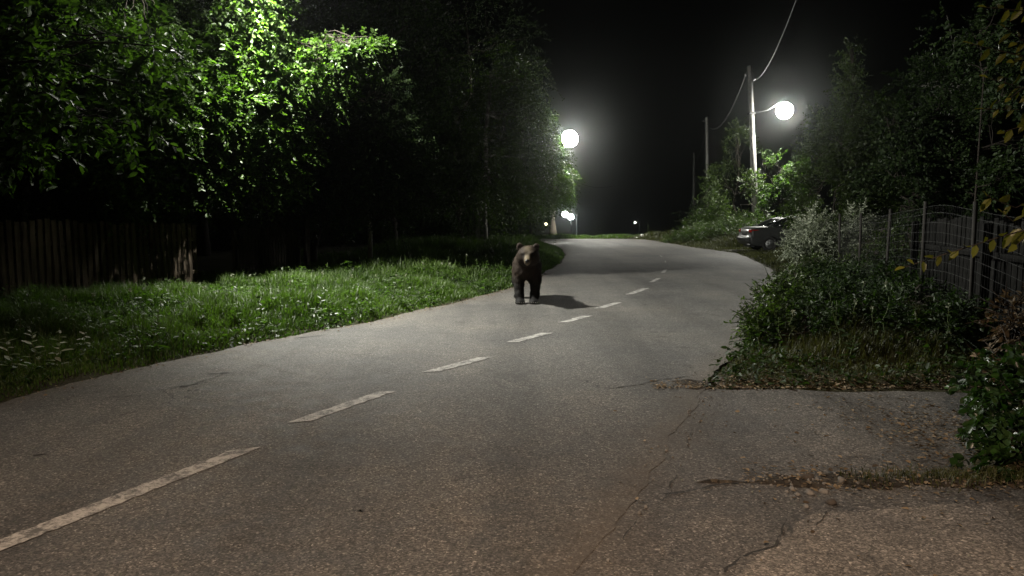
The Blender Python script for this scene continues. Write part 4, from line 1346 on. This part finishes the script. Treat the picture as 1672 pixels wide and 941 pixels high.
# lamp above the frame that lights the left tree and the road
base = gp(205, 15.6)
headC = np.array([-4.55, 13.2, 6.5])
root = empty('street_lamp', base, 'street lamp just above the picture over the lit tree at left', 'street lamp', 'lit street lamps')
topC = np.array([base[0], base[1], 6.75])
MB().tube([base - np.array([0, 0, 0.3]), topC], [0.13, 0.09], 10).build('pole', M['pole_wood'], root, base, True)
MB().tube([topC, (topC + headC) / 2 + np.array([0, 0, 0.25]), headC + np.array([-0.25, 0.1, 0.22])], 0.03, 8).build('arm', M['metal'], root, base, True)
tw_ = (headC - topC)[:2]
lamp_head(root, base, headC, tw_ / np.linalg.norm(tw_), glow('near lamp light', COOL, 330), 0.26)
beam(root, base, headC - np.array([0, 0, 0.30]), (0.9, 15.8, 0), 7300, 72, 0.62, COOL, 0.03)
# warm lamp behind the camera
base = np.array([2.6, -2.4, 0.0])
headE = np.array([-0.4, -1.2, 5.5])
root = empty('street_lamp', base, 'warm street lamp behind the camera at the driveway', 'street lamp', 'lit street lamps')
topE = np.array([2.6, -2.4, 5.7])
MB().tube([base - np.array([0, 0, 0.1]), topE], [0.12, 0.08], 10).build('pole', M['pole_wood'], root, base, True)
MB().tube([topE, headE + np.array([0.2, 0, 0.25])], 0.03, 8).build('arm', M['metal'], root, base, True)
tw_ = (headE - topE)[:2]
lamp_head(root, base, headE, tw_ / np.linalg.norm(tw_), glow('warm lamp light', (1.0, 0.66, 0.42), 25), 0.26)
beam(root, base, headE - np.array([0, 0, 0.30]), (-0.6, 2.6, 0), 2900, 42, 0.9, (1.0, 0.72, 0.51), 0.12)
# far lamps down the hill
WHITE = glow('far lamp light', (0.95, 1.0, 0.95), 60)
WARM = glow('far warm lamp light', (1.0, 0.85, 0.55), 10)
for k, (px, py, Y, r, m_, lab) in enumerate([
        (922.5, 350, 105, 0.42, WHITE, 'far white street lamp, higher left one of the close pair'),
        (932, 354.5, 112, 0.46, WHITE, 'far white street lamp, lower right one of the close pair'),
        (891.5, 366, 120, 0.20, WARM, 'small warm far lamp left of the bright pair'),
        (836, 349.5, 125, 0.16, WARM, 'tiny warm far lamp seen under the birch leaves'),
        (1037, 363.5, 150, 0.12, WHITE, 'tiny faint far lamp alone over the middle of the road crest')]):
    hd = P(px, py, Y)
    bs = np.array([hd[0] + 0.9, Y, float(ground_z(hd[0] + 0.9, Y))])
    root = empty('far_street_lamp', bs, lab, 'street lamp', 'far street lamps')
    tp = np.array([bs[0], bs[1], max(hd[2] + 0.3, bs[2] + 2)])
    MB().tube([bs - np.array([0, 0, 0.2]), tp], [0.12, 0.07], 8).build('pole', M['dark_metal'], root, bs)
    MB().tube([tp, hd + np.array([0, 0, r * 0.7])], 0.035, 6).build('arm', M['dark_metal'], root, bs)
    lamp_head(root, bs, hd, np.array([-1.0, 0.0]), m_, r)
# utility poles
for k, (px0, px1, pyt, Y, lab) in enumerate([(1158, 1154, 192, 62, 'plain utility pole beyond the crest, taller looking of the two'), (1134, 1133, 250, 92, 'smallest farthest utility pole at the far right bend')]):
    bs = gp(px0, Y)
    tp = P(px1, pyt, Y)
    root = empty('utility_pole', bs, lab, 'utility pole', 'utility poles')
    MB().tube([bs - np.array([0, 0, 0.3]), tp], [0.17, 0.11], 8).build('pole', M['pole_conc'], root, bs)
    MB().tube([tp + np.array([-0.35, 0, -0.3]), tp + np.array([0.35, 0, -0.3])], 0.03, 6).build('crossarm', M['metal'], root, bs)
# slim pale pole behind left verge
bs = gp(603, 19.0)
root = empty('slim_pole', bs, 'slim pale concrete pole rising out of the left verge into the leaves', 'pole')
MB().tube([bs - np.array([0, 0, 0.2]), bs + np.array([0.02, 0, 2.9])], [0.062, 0.05], 8).build('pole_shaft', M['pole_conc'], root, bs)
MB().tube([bs + np.array([0.02, 0, 2.9]), bs + np.array([0.02, 0, 2.94])], 0.06, 8).build('cap', M['dark_metal'], root, bs)
# A shaped pale concrete pole beside the birch
bs = gp(786, 35.0)
root = empty('concrete_pole', bs, 'pale twin legged concrete pole half hidden in the birch leaves', 'pole')
tp = P(789, 318, 35.0)
for sx in (-1, 1):
    MB().tube([bs + np.array([sx * 0.22, 0, -0.2]), tp + np.array([sx * 0.06, 0, 0])], [0.12, 0.07], 8).build('leg', M['pole_conc'], root, bs)
for f_ in (0.12, 0.22, 0.32, 0.5, 0.7):
    c = bs + (tp - bs) * f_
    w = 0.44 - 0.32 * f_
    MB().box(c, (w - 0.12, 0.10, 0.12), 0, 0, 0, 0.01).build('crosspiece', M['pole_conc'], root, bs)


def cable(a, b, sag, label, r=0.014, grp='overhead cables'):
    a, b = np.asarray(a, float), np.asarray(b, float)
    t = np.linspace(0, 1, 40)[:, None]
    p = a * (1 - t) + b * t
    p[:, 2] -= (4 * sag * t * (1 - t))[:, 0]
    tag(MB().tube(p, r, 5).build('overhead_cable', M['wire'], None, None, True), label, 'cable', grp)


cable(P(1217, 124, 40.0), P(1154, 203, 62), 1.3, 'overhead cable from the lamp pole to the next utility pole', 0.02)
cable(P(1154, 207, 62), P(1133, 262, 92), 1.0, 'overhead cable between the two far utility poles', 0.025)
cable(P(1233, 131, 40.0), P(1322, -60, 17.0), 0.55, 'overhead cable rising from the lamp pole out of the top of the picture', 0.013)
cable(headA + np.array([0, 0, -1.9]) + np.array([-1.1, 1, 0]), P(1000, 304, 70), 0.6, 'loose cable hanging right below the left lamp', 0.016)

# ------------------------------------------------------------------ parked car
M['car_paint'] = None
t = NT('silver car paint')
n = t.noise(3.0, 4, 0.6)
t.fin(t.ramp(n, [(0.3, (0.034, 0.036, 0.036)), (0.7, (0.048, 0.050, 0.049))]), 0.5, None, 0.4, 0.3)
t.bsdf.inputs["Coat Weight"].default_value = 0.12
M['car_paint'] = t.m
M['car_glass'] = plain('dark tinted glass', (0.010, 0.012, 0.012), 0.08, 0, 0.6, 0.1, 2, 0)
M['tyre'] = plain('tyre rubber', (0.02, 0.02, 0.02), 0.85)
M['tail'] = plain('red tail light lens', (0.35, 0.018, 0.012), 0.2, 0, 0.6, 0.1, 10, 0)
M['chrome'] = plain('bright trim', (0.6, 0.6, 0.6), 0.2, 0.9, 0.5, 0.1, 10, 0)
M['plate'] = plain('dark grey plate', (0.10, 0.10, 0.095), 0.5, 0, 0.4, 0.08, 20, 0)  # plate in one even dark grey tone


def car(loc, rz):
    root = empty('parked_car', (0, 0, 0), 'silver sedan parked off the right road edge, front hidden by the pale shrub', 'car')

    def arc(cx, cz, r, n=9):  # from front side over the top to the rear side
        return [(cx + r * math.cos(a), cz + r * math.sin(a)) for a in np.linspace(-0.25, math.pi + 0.25, n)]
    prof = [(0.16, 0.26), (0.03, 0.36), (0.0, 0.50), (0.015, 0.60), (0.07, 0.635), (0.055, 0.78), (0.085, 0.93), (0.16, 0.99), (0.40, 1.035), (0.86, 1.045), (1.4, 1.0), (2.2, 0.96), (3.0, 0.95), (3.35, 0.93), (3.9, 0.84), (4.25, 0.72), (4.38, 0.58), (4.42, 0.42), (4.34, 0.26)]
    under = [(3.9, 0.22)] + arc(3.52, 0.32, 0.355) + [(3.1, 0.20), (2.2, 0.19), (1.25, 0.20)] + arc(0.86, 0.32, 0.355) + [(0.45, 0.22)]
    loop = np.array(prof + under)
    n = len(loop)
    # stations across the width: outline shrinks a little towards the flanks
    st = [(-0.865, 0.955, 0.03), (-0.855, 0.975, 0.015), (-0.80, 0.99, 0.004), (-0.45, 1.0, 0.0), (0.45, 1.0, 0.0), (0.80, 0.99, 0.004), (0.855, 0.975, 0.015), (0.865, 0.955, 0.03)]
    V = []
    for y, s, dz in st:
        p = loop.copy()
        p[:, 0] = 2.2 + (p[:, 0] - 2.2) * s
        zc = 0.6
        hi = np.clip((p[:, 1] - 0.75) / 0.3, 0, 1)
        yy = np.sign(y) * (abs(y) - hi * 0.07 * (abs(y) > 0.7) - 0.03 * (p[:, 1] < 0.35) * (abs(y) > 0.7))
        V += [[p[i, 0], yy[i], p[i, 1] - dz * (1 if p[i, 1] > zc else -0.4)] for i in range(n)]
    V = np.array(V)
    Q = []
    for k in range(len(st) - 1):
        for i in range(n):
            j = (i + 1) % n
            Q.append((k * n + i, (k + 1) * n + i, (k + 1) * n + j, k * n + j))
    me = bpy.data.meshes.new('body')
    faces = [tuple(q) for q in Q] + [tuple(range(n))] + [tuple(range((len(st) - 1) * n, len(st) * n))[::-1]]
    me.from_pydata([tuple(v) for v in V], [], faces)
    me.materials.append(M['car_paint'])
    me.update()
    for p_ in me.polygons:
        p_.use_smooth = len(p_.vertices) == 4
    bo = bpy.data.objects.new('body', me)
    C.objects.link(bo)
    bo.parent = root
    # cabin: frame of pillars and roof, with glass panes set in
    def yb(z): return 0.775 - (z - 1.0) * 0.42
    rear, front = [(0.80, 1.03), (1.18, 1.25), (1.50, 1.38), (1.75, 1.42)], [(2.35, 1.42), (2.60, 1.375), (3.0, 1.16), (3.28, 0.955)]
    cab = rear + front
    r_ = MB()
    ro = [(1.40, 1.345), (1.50, 1.385), (1.75, 1.425), (2.05, 1.435), (2.35, 1.425), (2.60, 1.38), (2.66, 1.35)]
    R = []
    for x, z in ro:
        w = yb(z)
        R.append([[x, yy, z - dz] for yy, dz in ((-w, 0.02), (-w * 0.8, -0.008), (0, -0.02), (w * 0.8, -0.008), (w, 0.02))])
    R = np.array(R)
    Q = [(i * 5 + k, i * 5 + k + 1, (i + 1) * 5 + k + 1, (i + 1) * 5 + k) for i in range(len(ro) - 1) for k in range(4)]
    r_.add(R.reshape(-1, 3), Q)
    for s in (-1, 1):
        for pts in ([(0.80, 1.03), (1.12, 1.22), (1.42, 1.35), (1.75, 1.415)], [(1.75, 1.415), (2.05, 1.425), (2.35, 1.415)], [(2.35, 1.415), (2.62, 1.37), (3.0, 1.16), (3.28, 0.96)], [(2.02, 0.98), (1.98, 1.2), (1.95, 1.41)]):
            r_.tube([[x, s * yb(z) * 1.0, z] for x, z in pts], 0.034, 8)
    r_.build('roof', M['car_paint'], root, None, True)

    def pane(name, pts):
        m_ = MB()
        m_.add(pts, [tuple(range(4))] if len(pts) == 4 else None)
        o = m_.build(name, M['car_glass'], root)
        sm = o.modifiers.new('thick', 'SOLIDIFY')
        sm.thickness = 0.006
        return o
    pane('rear_window', [[0.84, -0.72, 1.04], [0.84, 0.72, 1.04], [1.44, 0.60, 1.36], [1.44, -0.60, 1.36]])
    pane('windscreen', [[3.24, 0.74, 0.97], [3.24, -0.74, 0.97], [2.62, -0.60, 1.365], [2.62, 0.60, 1.365]])
    for s in (-1, 1):
        pane('side_window', [[1.98, s * 0.765, 0.99], [2.02, s * 0.60, 1.405], [2.58, s * 0.61, 1.37], [3.14, s * 0.765, 0.99]])
        pane('side_window', [[0.98, s * 0.755, 1.05], [1.46, s * 0.615, 1.36], [1.93, s * 0.60, 1.405], [1.93, s * 0.765, 0.99]])
        m_ = MB()
        m_.box((0.155, s * 0.655, 0.855), (0.20, 0.27, 0.145), s * -0.16, 0, 0, 0.03)
        m_.box((0.27, s * 0.80, 0.865), (0.30, 0.045, 0.12), s * -0.05, 0, 0, 0.018)
        m_.build('tail_light', M['tail'], root)
        MB().box((4.22, s * 0.66, 0.68), (0.22, 0.30, 0.14), s * 0.4, 0, 0, 0.03).build('headlight', M['chrome'], root)
        for x in (1.75, 2.75):
            MB().box((x, s * 0.872, 0.86), (0.16, 0.025, 0.03), 0, 0, 0, 0.008).build('door_handle', M['car_paint'], root)
        MB().box((2.2, s * 0.868, 0.52), (2.1, 0.02, 0.045), 0, 0, 0, 0.006).build('side_trim', M['dark_metal'], root)
        MB().ball((2.95, s * 0.92, 1.02), (0.07, 0.10, 0.07), 10, 8).build('wing_mirror', M['car_paint'], root, None, True)
        for x in (0.86, 3.52):
            w = MB()
            prof_ = [(0.30, -0.09), (0.315, -0.075), (0.318, 0.0), (0.315, 0.075), (0.30, 0.09), (0.20, 0.085), (0.20, -0.085)]
            nn = 28
            VV, QQ = [], []
            for a in range(nn):
                an = 2 * math.pi * a / nn
                VV += [[x + r * math.cos(an), s * 0.765 + y, 0.318 + r * math.sin(an)] for r, y in prof_]
            kk = len(prof_)
            for a in range(nn):
                for j in range(kk):
                    QQ.append((a * kk + j, ((a + 1) % nn) * kk + j, ((a + 1) % nn) * kk + (j + 1) % kk, a * kk + (j + 1) % kk))
            w.add(VV, QQ)
            wo = w.build('wheel', M['tyre'], root, None, True)
            rm = MB()
            rm.tube([[x, s * 0.70, 0.318], [x, s * 0.82, 0.318]], [0.205, 0.19], 20)
            for a in range(5):
                an = 2 * math.pi * a / 5 + 0.3
                rm.box((x + 0.1 * math.cos(an), s * 0.835, 0.318 + 0.1 * math.sin(an)), (0.17, 0.03, 0.045), 0, -an, 0, 0.006)
            rm.tube([[x, s * 0.82, 0.318], [x, s * 0.855, 0.318]], 0.035, 10)
            rm.build('rim', M['metal'], wo)
    b_ = MB()
    b_.box((0.055, 0, 0.505), (0.13, 1.60, 0.20), 0, 0, 0, 0.05)
    b_.build('rear_bumper', M['car_paint'], root)
    MB().box((0.062, 0, 0.765), (0.02, 0.60, 0.17), 0, 0.1, 0, 0.006).build('plate_recess', M['dark_metal'], root)
    MB().box((0.048, 0, 0.765), (0.012, 0.50, 0.105), 0, 0.1, 0, 0.003).build('number_plate', M['plate'], root)
    MB().box((2.25, 0, 0.25), (4.0, 1.4, 0.16), 0, 0, 0, 0.02).build('underbody', M['dark_metal'], root)
    MB().tube([[0.02, -0.5, 0.29], [0.4, -0.5, 0.29]], 0.03, 8).build('exhaust_pipe', M['metal'], root, None, True)
    root.location = loc
    root.rotation_euler = (0, 0, rz)
    return root


cy = 31.9
car((9.95, cy, float(ground_z(11.5, cy)) - 0.02), math.radians(1.5))


# ------------------------------------------------------------------ the bear
def sdf_capsule(p, a, b, ra, rb):
    a, b = np.asarray(a, float), np.asarray(b, float)
    ab = b - a
    t = np.clip(((p - a) @ ab) / (ab @ ab), 0, 1)
    return np.linalg.norm(p - (a + t[..., None] * ab), axis=-1) - (ra + (rb - ra) * t)


def sdf_ell(p, c, r):
    r = np.asarray(r, float)
    q = (p - np.asarray(c, float)) / r
    k0 = np.linalg.norm(q, axis=-1)
    k1 = np.linalg.norm(q / r, axis=-1)
    return k0 * (k0 - 1) / (k1 + 1e-9)


def smin(a, b, k):
    h = np.clip(0.5 + 0.5 * (b - a) / k, 0, 1)
    return b + (a - b) * h - k * h * (1 - h)


HC = np.array([0.025, -0.40, 0.885])  # head centre


def bear_field(p):
    f = sdf_capsule(p, (0.0, -0.02, 0.66), (-0.05, 0.98, 0.64), 0.19, 0.21)
    f = smin(f, sdf_ell(p, (-0.03, 0.45, 0.63), (0.205, 0.50, 0.21)), 0.08)
    f = smin(f, sdf_ell(p, (-0.01, 0.10, 0.80), (0.185, 0.30, 0.15)), 0.10)
    f = smin(f, sdf_ell(p, (0.0, -0.06, 0.66), (0.215, 0.20, 0.215)), 0.06)
    f = smin(f, sdf_capsule(p, (0.01, -0.02, 0.76), HC + np.array([0, 0.06, -0.03]), 0.195, 0.165), 0.08)
    # head
    h = sdf_ell(p, HC, (0.186, 0.18, 0.166))
    for s in (-1, 1):
        h = smin(h, sdf_ell(p, HC + np.array([s * 0.094, 0.01, -0.055]), (0.094, 0.12, 0.105)), 0.05)
        h = smin(h, sdf_ell(p, HC + np.array([s * 0.062, -0.125, 0.045]), (0.055, 0.06, 0.035)), 0.03)
    h = smin(h, sdf_capsule(p, HC + np.array([0, -0.10, -0.02]), HC + np.array([-0.006, -0.26, -0.085]), 0.085, 0.056), 0.045)
    h = smin(h, sdf_capsule(p, HC + np.array([0, -0.10, -0.09]), HC + np.array([-0.004, -0.22, -0.125]), 0.06, 0.038), 0.03)
    f = smin(f, h, 0.06)
    for s in (-1, 1):
        e = sdf_ell(p, HC + np.array([s * 0.146, 0.015, 0.150]), (0.056, 0.034, 0.064))
        e = np.maximum(e, -sdf_ell(p, HC + np.array([s * 0.148, -0.025, 0.152]), (0.034, 0.024, 0.038)))
        f = smin(f, e, 0.022)
    # front legs
    for s, fx, fy in ((-1, -0.125, -0.03), (1, 0.120, 0.0)):
        f = smin(f, sdf_capsule(p, (s * 0.130, 0.02, 0.68), (s * 0.150, 0.05, 0.44), 0.125, 0.100), 0.05)
        f = smin(f, sdf_capsule(p, (s * 0.150, 0.05, 0.44), (fx * 1.12, fy + 0.03, 0.15), 0.098, 0.080), 0.03)
        f = smin(f, sdf_capsule(p, (fx * 1.12, fy + 0.03, 0.15), (fx, fy - 0.01, 0.065), 0.080, 0.070), 0.04)
        f = smin(f, sdf_ell(p, (fx, fy - 0.05, 0.048), (0.086, 0.13, 0.050)), 0.03)
        for t in (-2, -1, 0, 1, 2):
            f = smin(f, sdf_ell(p, (fx + t * 0.033, fy - 0.158 + abs(t) * 0.011, 0.034), (0.021, 0.034, 0.030)), 0.012)
    # hind legs: knee forward, hock behind
    for s, fx, fy in ((-1, -0.205, 0.78), (1, 0.115, 0.92)):
        cx = -0.045
        f = smin(f, sdf_ell(p, (cx + s * 0.115, 0.93, 0.56), (0.14, 0.24, 0.26)), 0.08)
        f = smin(f, sdf_capsule(p, (cx + s * 0.13, 0.90, 0.50), (fx, fy + 0.02, 0.34), 0.14, 0.105), 0.06)
        f = smin(f, sdf_capsule(p, (fx, fy + 0.02, 0.34), (fx, fy + 0.17, 0.15), 0.10, 0.066), 0.05)
        f = smin(f, sdf_capsule(p, (fx, fy + 0.17, 0.13), (fx, fy + 0.06, 0.06), 0.066, 0.06), 0.04)
        f = smin(f, sdf_ell(p, (fx, fy + 0.0, 0.046), (0.078, 0.16, 0.048)), 0.03)
    f = smin(f, sdf_ell(p, (-0.06, 1.23, 0.68), (0.045, 0.07, 0.07)), 0.04)
    # fur level lumps
    f = f + 0.006 * np.sin(p[..., 0] * 31 + 2 * np.sin(p[..., 2] * 17)) * np.sin(p[..., 2] * 27 + p[..., 1] * 13) * np.clip((p[..., 2] - 0.1) * 6, 0, 1) * np.where(p[..., 1] < -0.42, 0.15, 1)
    return np.where(p[..., 2] < 0.0, np.maximum(f, -p[..., 2]), f)


def surface_nets(field, lo, hi, s):
    ax = [np.arange(l, h_ + s, s) for l, h_ in zip(lo, hi)]
    gx_, gy_, gz_ = np.meshgrid(*ax, indexing='ij')
    p = np.stack([gx_, gy_, gz_], -1)
    f = np.concatenate([field(q) for q in np.array_split(p, 8, axis=0)], 0)
    n = np.array(f.shape)
    cor = [(i, j, k) for i in (0, 1) for j in (0, 1) for k in (0, 1)]
    sl_ = lambda c: tuple(slice(o_, o_ + m_ - 1) for o_, m_ in zip(c, n))
    acc = np.zeros((*(n - 1), 3))
    cnt = np.zeros(n - 1)
    for a_ in cor:
        for d_ in range(3):
            if a_[d_] == 1:
                continue
            b__ = list(a_)
            b__[d_] = 1
            fa_, fb_ = f[sl_(a_)], f[sl_(tuple(b__))]
            m_ = (fa_ < 0) != (fb_ < 0)
            t_ = np.where(m_, fa_ / np.where(m_, fa_ - fb_, 1), 0)
            pos = np.zeros((*(n - 1), 3))
            for e_ in range(3):
                pos[..., e_] = a_[e_]
            pos[..., d_] = t_
            acc += np.where(m_[..., None], pos, 0)
            cnt += m_
    act = cnt > 0
    idx = -np.ones(n - 1, int)
    idx[act] = np.arange(act.sum())
    ijk = np.stack(np.nonzero(act), 1)
    V = np.array(lo) + (ijk + acc[act] / cnt[act][:, None]) * s
    Q = []
    for d_ in range(3):
        o1, o2 = (d_ + 1) % 3, (d_ + 2) % 3
        s0 = [slice(1, -1)] * 3
        s0[d_] = slice(0, -1)
        s1 = list(s0)
        s1[d_] = slice(1, None)
        A_, B_ = f[tuple(s0)] < 0, f[tuple(s1)] < 0
        for inside in (True, False):
            w_ = np.stack(np.nonzero((A_ != B_) & (A_ == inside)), 1)
            if not len(w_):
                continue
            g_ = w_.copy()
            g_[:, o1] += 1
            g_[:, o2] += 1
            quad = []
            for (u_, v_) in ((-1, -1), (0, -1), (0, 0), (-1, 0)):
                c_ = g_.copy()
                c_[:, o1] += u_
                c_[:, o2] += v_
                quad.append(idx[c_[:, 0], c_[:, 1], c_[:, 2]])
            q_ = np.stack(quad, 1)
            Q.append(q_ if inside else q_[:, ::-1])
    return V, np.concatenate(Q)


def fur_col(p):
    """the bear's own colouring: dark brown, blackish legs, tan muzzle, grizzled back; tan forehead paints in light from above"""
    n = len(p)
    body = np.array([0.019, 0.0120, 0.0075])
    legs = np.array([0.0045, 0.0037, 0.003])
    tan = np.array([0.13, 0.105, 0.07])
    back = np.array([0.032, 0.023, 0.016])
    q = p - HC
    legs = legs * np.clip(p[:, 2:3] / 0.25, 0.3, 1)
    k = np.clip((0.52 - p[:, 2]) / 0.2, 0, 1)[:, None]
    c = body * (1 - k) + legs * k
    k = (np.clip((p[:, 2] - 0.72) / 0.2, 0, 1) * np.clip((p[:, 1] + 0.25) / 0.2, 0, 1))[:, None]
    c = c * (1 - k) + back * k
    for s_ in (-1, 1):
        ke = np.exp(-(((q[:, 0] - s_ * 0.068) / 0.042) ** 2 + ((q[:, 2] - 0.01) / 0.045) ** 2)) * (q[:, 1] < -0.02)
        c = c * (1 - 0.8 * ke[:, None])
    mz = np.clip((-q[:, 1] - 0.165) / 0.05, 0, 1) * np.clip((0.066 - np.abs(q[:, 0])) / 0.025, 0, 1)
    fh = np.exp(-(q[:, 0] / 0.06) ** 2 - ((q[:, 2] - 0.115) / 0.055) ** 2) * (q[:, 1] < 0.06) * 0.7  # forehead: light from above painted into the fur colour
    k = np.clip(np.maximum(mz * 0.9, fh), 0, 1)[:, None] * (np.linalg.norm(q, axis=1) < 0.36)[:, None]
    c = c * (1 - k) + tan * k
    return c


t = NT('brown bear hide')
t.fin(t.attr("fur", "Color"), 0.75, None, 0.25)
M['hide'] = t.m
t = NT('brown bear fur')
t.fin(t.attr("fur", "Color"), 0.7, None, 0.15)
M['fur'] = t.m
M['nose'] = plain('wet black nose', (0.008, 0.008, 0.008), 0.35, 0, 0.5, 0.2, 40, 0.2)
M['eye'] = plain('dark eye', (0.006, 0.004, 0.003), 0.08, 0, 0.6, 0.1, 5, 0)
M['claw'] = plain('horn claw', (0.03, 0.026, 0.02), 0.45, 0, 0.5, 0.2, 30, 0)

bl = G(858, 497.5)
bear = empty('bear', (0, 0, 0), 'brown bear walking toward the camera on the asphalt beside the grass verge', 'bear')
V, Q = surface_nets(bear_field, (-0.48, -0.80, -0.03), (0.42, 1.42, 1.16), 0.0135)
body = npmesh('body', V, Q, None, M['hide'], bear, {"fur": fur_col(V)}, True)
# fur strands rooted on the skin
pa, pb_, pc, pd = (V[Q[:, i]] for i in range(4))
nr = np.cross(pc - pa, pd - pb_)
ar_ = np.linalg.norm(nr, axis=1)
nr = nr / (ar_[:, None] + 1e-12)
NS = 80000
fi = rng.choice(len(Q), NS, p=ar_ / ar_.sum())
u, v = rng.random((NS, 1)), rng.random((NS, 1))
pt = (pa[fi] * (1 - u) + pb_[fi] * u) * (1 - v) + (pd[fi] * (1 - u) + pc[fi] * u) * v
nn = nr[fi]
face = pt[:, 1] < HC[1] - 0.02
q = pt - HC
flow = np.where(face[:, None], norm(q + np.array([0, 0.35, 0])), np.array([0.0, 0.45, -0.9]))
flow = flow - nn * np.sum(flow * nn, 1, keepdims=True)
flow = norm(flow + rng.normal(0, 0.25, flow.shape))
ln_ = np.where(face, 0.014, np.where(pt[:, 2] < 0.3, 0.014, 0.026))
ln_ = np.where((q[:, 1] < -0.17) & face, 0.006, ln_)
ln_ = np.where(pt[:, 2] < 0.09, 0.006, ln_) * rng.uniform(0.5, 1.25, NS)
sd = norm(np.cross(flow, nn))
wd = np.where(face, 0.0016, 0.0028)[:, None]
root_ = pt - nn * 0.003
tipp = pt + (nn * 0.38 + flow * 0.9) * ln_[:, None]
FV = np.stack([root_ - sd * wd, root_ + sd * wd, tipp], 1).reshape(-1, 3)
FT = np.arange(NS * 3).reshape(-1, 3)
fc = fur_col(pt) * rng.lognormal(0.0, 0.35, (NS, 1))
fur = npmesh('fur', FV, None, FT, M['fur'], body, {"fur": np.repeat(fc, 3, 0)})
MB().ball(HC + np.array([-0.006, -0.312, -0.078]), (0.036, 0.026, 0.030), 14, 10).build('nose', M['nose'], bear, None, True)
for s in (-1, 1):
    MB().ball(HC + np.array([s * 0.064, -0.166, 0.012]), 0.0135, 12, 8).build('eye', M['eye'], bear, None, True)
for fx, fy in ((-0.125, -0.03), (0.120, 0.0), (-0.205, 0.80), (0.115, 0.94)):
    m_ = MB()
    for t_ in (-2, -1, 0, 1, 2):
        x = fx + t_ * 0.033
        y = fy - 0.182 + abs(t_) * 0.011
        m_.tube([[x, y, 0.038], [x, y - 0.022, 0.034], [x, y - 0.038, 0.012]], [0.008, 0.006, 0.0015], 6)
    m_.build('claws', M['claw'], bear, None, True)
bear.location = (bl[0] + 0.035, bl[1] + 0.17, 0.002)
bear.rotation_euler = (0, 0, math.radians(-3.0))

# ------------------------------------------------------------------ air, sky, camera
hz = MB()
hz.box((0, 340, 35), (1010, 930, 260), 0, 0, 0, 0)  # volume added to imitate the lens glow round the lamps
HAZE = 0.00065
t = NT('glow haze')
t.n.remove(t.bsdf)
pv = t.n.new("ShaderNodeVolumePrincipled")
pv.inputs["Color"].default_value = (0.9, 0.95, 0.95, 1)
pv.inputs["Density"].default_value = HAZE
pv.inputs["Anisotropy"].default_value = 0.965
t.l.new(pv.outputs[0], t.out.inputs["Volume"])
tag(hz.build('haze', t.m), 'thin glow haze added to imitate lens glow around the street lamps', 'haze', kind='stuff')

w = bpy.data.worlds.new("World")
scn.world = w
w.use_nodes = True
bg = w.node_tree.nodes["Background"]
sky = w.node_tree.nodes.new("ShaderNodeTexSky")
sky.sky_type = 'NISHITA'
sky.sun_disc = False
sky.sun_elevation = math.radians(-5.5)
sky.sun_rotation = math.radians(200)
w.node_tree.links.new(sky.outputs[0], bg.inputs[0])
bg.inputs[1].default_value = 0.05

cam = bpy.data.cameras.new('camera')
co = bpy.data.objects.new('camera', cam)
C.objects.link(co)
cam.sensor_width = 36
cam.lens = FPX / 1672 * 36
cam.clip_end = 2000
cam.clip_start = 0.05
co.location = (0, 0, CAMZ)
co.rotation_euler = (math.radians(90) - PITCH, 0, 0)
scn.camera = co

scn.view_settings.view_transform = 'Standard'
scn.view_settings.look = 'None'
scn.view_settings.exposure = 0
scn.view_settings.gamma = 1
scn.cycles.max_bounces = 5
scn.cycles.diffuse_bounces = 2
scn.cycles.glossy_bounces = 2
scn.cycles.transmission_bounces = 4
scn.cycles.volume_bounces = 0
scn.cycles.sample_clamp_indirect = 4
scn.cycles.use_denoising = True
